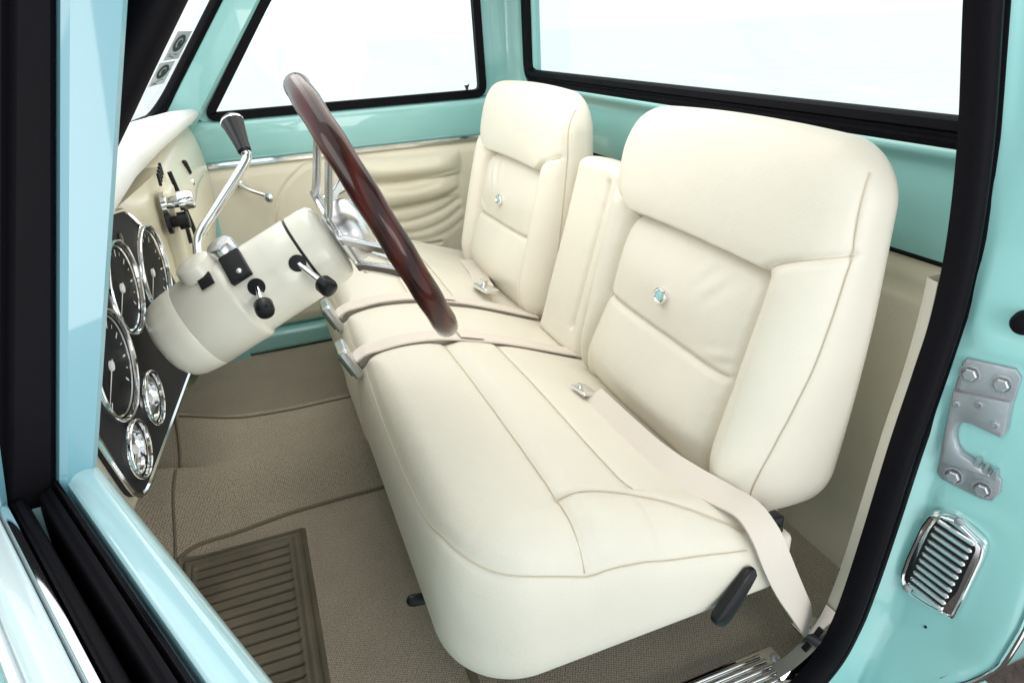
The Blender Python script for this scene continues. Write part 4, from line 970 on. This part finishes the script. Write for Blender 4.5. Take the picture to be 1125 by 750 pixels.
# black clip with screw and chrome lock barrel
b = MB(); th_ = math.radians(54); q = CP(0.225, th_, 0.1035); tt = unit(-math.sin(th_) * ca + math.cos(th_) * cb)
rbox(b, q + cd * 0.012, (0.050, 0.080, 0.014), 0.004, ex=cd, ey=tt); cl = build(b, 'bracket', BLACK, col)
b = MB(); lathe(b, [(0, 0.007), (0.003, 0.006), (0.004, 0)], q + cd * 0.016 + nrm(th_) * 0.007 - tt * 0.022, nrm(th_), n=14); build(b, 'screw', CHROME, cl)
b = MB(); th_ = math.radians(96); q = CP(0.228, th_, 0.080); lathe(b, [(0, 0.032), (0.048, 0.032), (0.054, 0.027), (0.056, 0)], q, nrm(math.radians(80)), n=28); build(b, 'lock_barrel', ALU, col)
b = MB(); th_ = math.radians(57); q = CP(0.168, th_, 0.1105); rbox(b, q, (0.032, 0.036, 0.005), 0.002, ex=cd, ey=unit(-math.sin(th_) * ca + math.cos(th_) * cb)); build(b, 'slot', BLACK, col)
# shift collar and lever
b = MB(); lathe(b, [(0, 0.045), (0.03, 0.040), (0.036, 0.03), (0.036, 0)], CP(0.160, math.radians(85), 0.100), nrm(math.radians(85)), n=24); build(b, 'shift_socket', COLUMN, col)
sp_ = smooth_path(np.array([(-0.158, 1.66, -0.49), (-0.160, 1.70, -0.46), (-0.150, 1.735, -0.425), (-0.10, 1.78, -0.375), (-0.014, 1.85, -0.287), (-0.0105, 1.86, -0.262)]), 7)
b = MB(); tube(b, sp_, 0.0118, n=12); sl = build(b, 'shift_lever', CHROME, col)
b = MB(); kb0 = np.array([-0.0105, 1.86, -0.262]); kd = unit(np.array([-0.027, 1.93, -0.190]) - kb0)
lathe(b, [(-0.005, 0.012), (0.0, 0.017), (0.02, 0.018), (0.07, 0.025), (0.088, 0.028), (0.090, 0.026), (0.094, 0.028), (0.100, 0.026), (0.108, 0.017), (0.110, 0.0)], kb0, kd, n=28); build(b, 'shift_knob', BLACK, sl)
b = MB(); lathe(b, [(0.0885, 0.0270), (0.0885, 0.0290), (0.0935, 0.0290), (0.0935, 0.0270)], kb0, kd, n=28); build(b, 'knob_ring', CHROME, sl)

wc = np.array([0.252, 1.60, -0.396]); wn = unit((0.915, -0.040, 0.404)); wu = unit((-0.404, 0, 0.915)); wy = np.cross(wu, wn); wy = wy if wy[1] > 0 else -wy
wheel = thing('steering_wheel', 'dark mahogany rimmed steering wheel with slotted aluminium spokes', 'steering wheel', tuple(wc))
RR = 0.318
b = MB(); n = 120; G = []
for i in range(n):
    a = 2 * math.pi * i / n; rd = math.cos(a) * wy + math.sin(a) * wu
    rt = 0.0285 * (1 + 0.030 * math.cos(a * 16))           # finger grips
    cpt = wc + RR * rd
    G.append([cpt + rt * (math.cos(q) * rd + math.sin(q) * wn) for q in np.arange(18) * 2 * math.pi / 18])
G.append(G[0]); b.addgrid(np.array(G), wrap=True); build(b, 'wheel_rim', WOOD, wheel, smooth=80)
hc = c0 + cd * 0.448
b = MB(); lathe(b, [(-0.002, 0.055), (0.004, 0.060), (0.012, 0.060)], hc, wn, n=48)
lathe(b, [(0.010, 0.0), (0.010, 0.098), (0.013, 0.101), (0.022, 0.101), (0.024, 0.098), (0.024, 0.0)], hc, wn, n=48); hub = build(b, 'hub', ALU, wheel, smooth=40)
b = MB(); lathe(b, [(0.022, 0.078), (0.050, 0.076), (0.068, 0.068), (0.078, 0.054), (0.083, 0.030), (0.084, 0)], hc, wn, n=48); build(b, 'horn_button', ALU, wheel)
def spoke(a):
    rd = math.cos(a) * wy + math.sin(a) * wu; tg = -math.sin(a) * wy + math.cos(a) * wu
    p2 = wc + rd * (RR - 0.018)
    k0 = hc + wn * 0.017 + rd * 0.118; k1 = hc + wn * 0.030 + rd * 0.135
    P = np.vstack([[hc + wn * 0.017 + rd * 0.080, hc + wn * 0.017 + rd * 0.105], smooth_path(np.array([k0, k1, 0.5 * (k1 + p2), p2]), 5)])
    b = MB(); m = len(P)
    def bar(off0, off1, wd, i0=0, i1=m):
        G = []
        for i in range(i0, i1):
            f = i / (m - 1); off = off0 * (1 - f) + off1 * f
            t = unit(P[min(i + 1, m - 1)] - P[max(i - 1, 0)]); nn = np.cross(t, tg)
            G.append([P[i] + tg * (off + u * wd) + nn * v * 0.0065 for u, v in ((-1, -0.6), (-0.8, -1), (0.8, -1), (1, -0.6), (1, 0.6), (0.8, 1), (-0.8, 1), (-1, 0.6))])
        st = b.n; b.addgrid(np.array(G), wrap=True); k = len(G)
        b.f.append(list(range(st, st + 8))[::-1]); b.m.append(0); b.f.append(list(range(st + (k - 1) * 8, st + k * 8))); b.m.append(0)
    bar(0.040, 0.027, 0.010); bar(-0.040, -0.027, 0.010)
    bar(0, 0, 0.040, 0, 4); bar(0, 0, 0.026, m - 4, m)
    build(b, 'spoke', ALU, wheel, smooth=40)
for a in (5, 125, 187, 305): spoke(math.radians(a))

# ================================================================= WINDSHIELD STICKERS
def sticker(yc, zc, w_, h_, label, seed):
    r = np.random.default_rng(seed)
    def P(a, c, o): 
        y, z = yc + a * w_, zc + c * h_; return np.array([wsx(y, z) + 0.004 + o, y, z])
    th = thing('windshield_sticker', label, 'sticker', tuple(P(0, 0, 0)), 'inspection stickers on the windshield')
    b = MB(); b.addgrid(np.array([[P(a, c, 0.0) for a in np.linspace(-.5, .5, 6)] for c in np.linspace(-.5, .5, 6)])); st = build(b, 'sticker_sheet', STICK, th)
    b = MB()
    th_ = np.linspace(0, 2 * math.pi, 26, endpoint=False)
    for (ca_, cc, ra, rc, ri) in ((-0.02, 0.08, 0.33, 0.30, 0.6), (0.0, 0.08, 0.12, 0.12, 0.0)):
        O_ = np.array([P(ca_ + ra * math.cos(t), cc + rc * math.sin(t), 0.003) for t in th_]); I_ = np.array([P(ca_ + ra * ri * math.cos(t), cc + rc * ri * math.sin(t), 0.003) for t in th_])
        b.addgrid(np.array([O_, I_]), wrap=True)
    for i in range(5):
        a0_ = r.uniform(-0.42, 0.1); a1_ = a0_ + r.uniform(0.1, 0.35); c0_ = -0.30 - 0.035 * i
        b.add([P(a0_, c0_, 0.003), P(a1_, c0_, 0.003), P(a1_, c0_ + 0.022, 0.003), P(a0_, c0_ + 0.022, 0.003)], [(0, 1, 2, 3)])
    b.add([P(q[0], q[1], 0.003) for q in ((-0.2, -0.2), (0.35, 0.1), (0.4, 0.2), (-0.1, -0.08))], [(0, 1, 2, 3)])
    build(b, 'printed_emblem', INK, th, smooth=0)
sticker(3.70, -0.028, 0.27, 0.115, 'grey inspection sticker with dark emblem, upper one on the windshield', 3)
sticker(3.66, -0.140, 0.27, 0.095, 'grey inspection sticker, lower one on the windshield near the dash pad', 5)

# ================================================================= LIGHT
w = bpy.data.worlds.new('World'); bpy.context.scene.world = w; w.use_nodes = True
bg = w.node_tree.nodes['Background']; bg.inputs['Color'].default_value = (0.94, 0.975, 1.0, 1); bg.inputs['Strength'].default_value = 1.15
sun = bpy.data.lights.new('sun', 'SUN'); sun.energy = 1.0; sun.angle = math.radians(40); sun.color = (1.0, 0.97, 0.92)
so_ = bpy.data.objects.new('sun', sun); C.objects.link(so_)
so_.rotation_euler = Vector((0.84, 0.22, -0.42)).to_track_quat('-Z', 'Y').to_euler()
def area(name, p, q, size, power, col=(1, 1, 1)):
    l = bpy.data.lights.new(name, 'AREA'); l.energy = power; l.size = size; l.color = col
    o = bpy.data.objects.new(name, l); C.objects.link(o); o.location = W(p)
    o.rotation_euler = (Vector(W(q)) - Vector(W(p))).to_track_quat('-Z', 'Y').to_euler(); return o
area('doorway_fill', (1.0, -1.7, -0.5), (0.6, 2.0, -1.45), 0.8, 8, (1.0, 0.97, 0.93))  # added fill outside the doorway, brightens footwell and rear corner
area('cabin_fill', (0.75, 2.35, 0.50), (0.75, 2.35, -1.0), 0.9, 5.5, (1.0, 0.975, 0.94))  # added fill under the headliner, stands for no fitted lamp

# ================================================================= CAMERA
f = 739.46; 
Rm = np.array([[0.93077091, -0.19759383, 0.3076072], [-0.36224392, -0.384633, 0.84902108], [-0.04944544, -0.90167296, -0.42958237]])
cam = bpy.data.cameras.new('camera'); co = bpy.data.objects.new('camera', cam); C.objects.link(co)
cam.sensor_width = 36; cam.lens = f / 1125 * 36; cam.clip_start = 0.01; cam.clip_end = 1000
M = Matrix.Identity(4)
for r in range(3):
    M[r][0] = Rm[r][0]; M[r][1] = -Rm[r][1]; M[r][2] = -Rm[r][2]; M[r][3] = W((0, 0, 0))[r]
co.matrix_world = M
sc = bpy.context.scene; sc.camera = co
sc.view_settings.view_transform = 'Standard'; sc.view_settings.look = 'None'; sc.view_settings.gamma = 1.0
sc.view_settings.exposure = 0.2
sc.render.engine = 'CYCLES'
sc.cycles.max_bounces = 10; sc.cycles.diffuse_bounces = 6; sc.cycles.glossy_bounces = 5; sc.cycles.transparent_max_bounces = 16
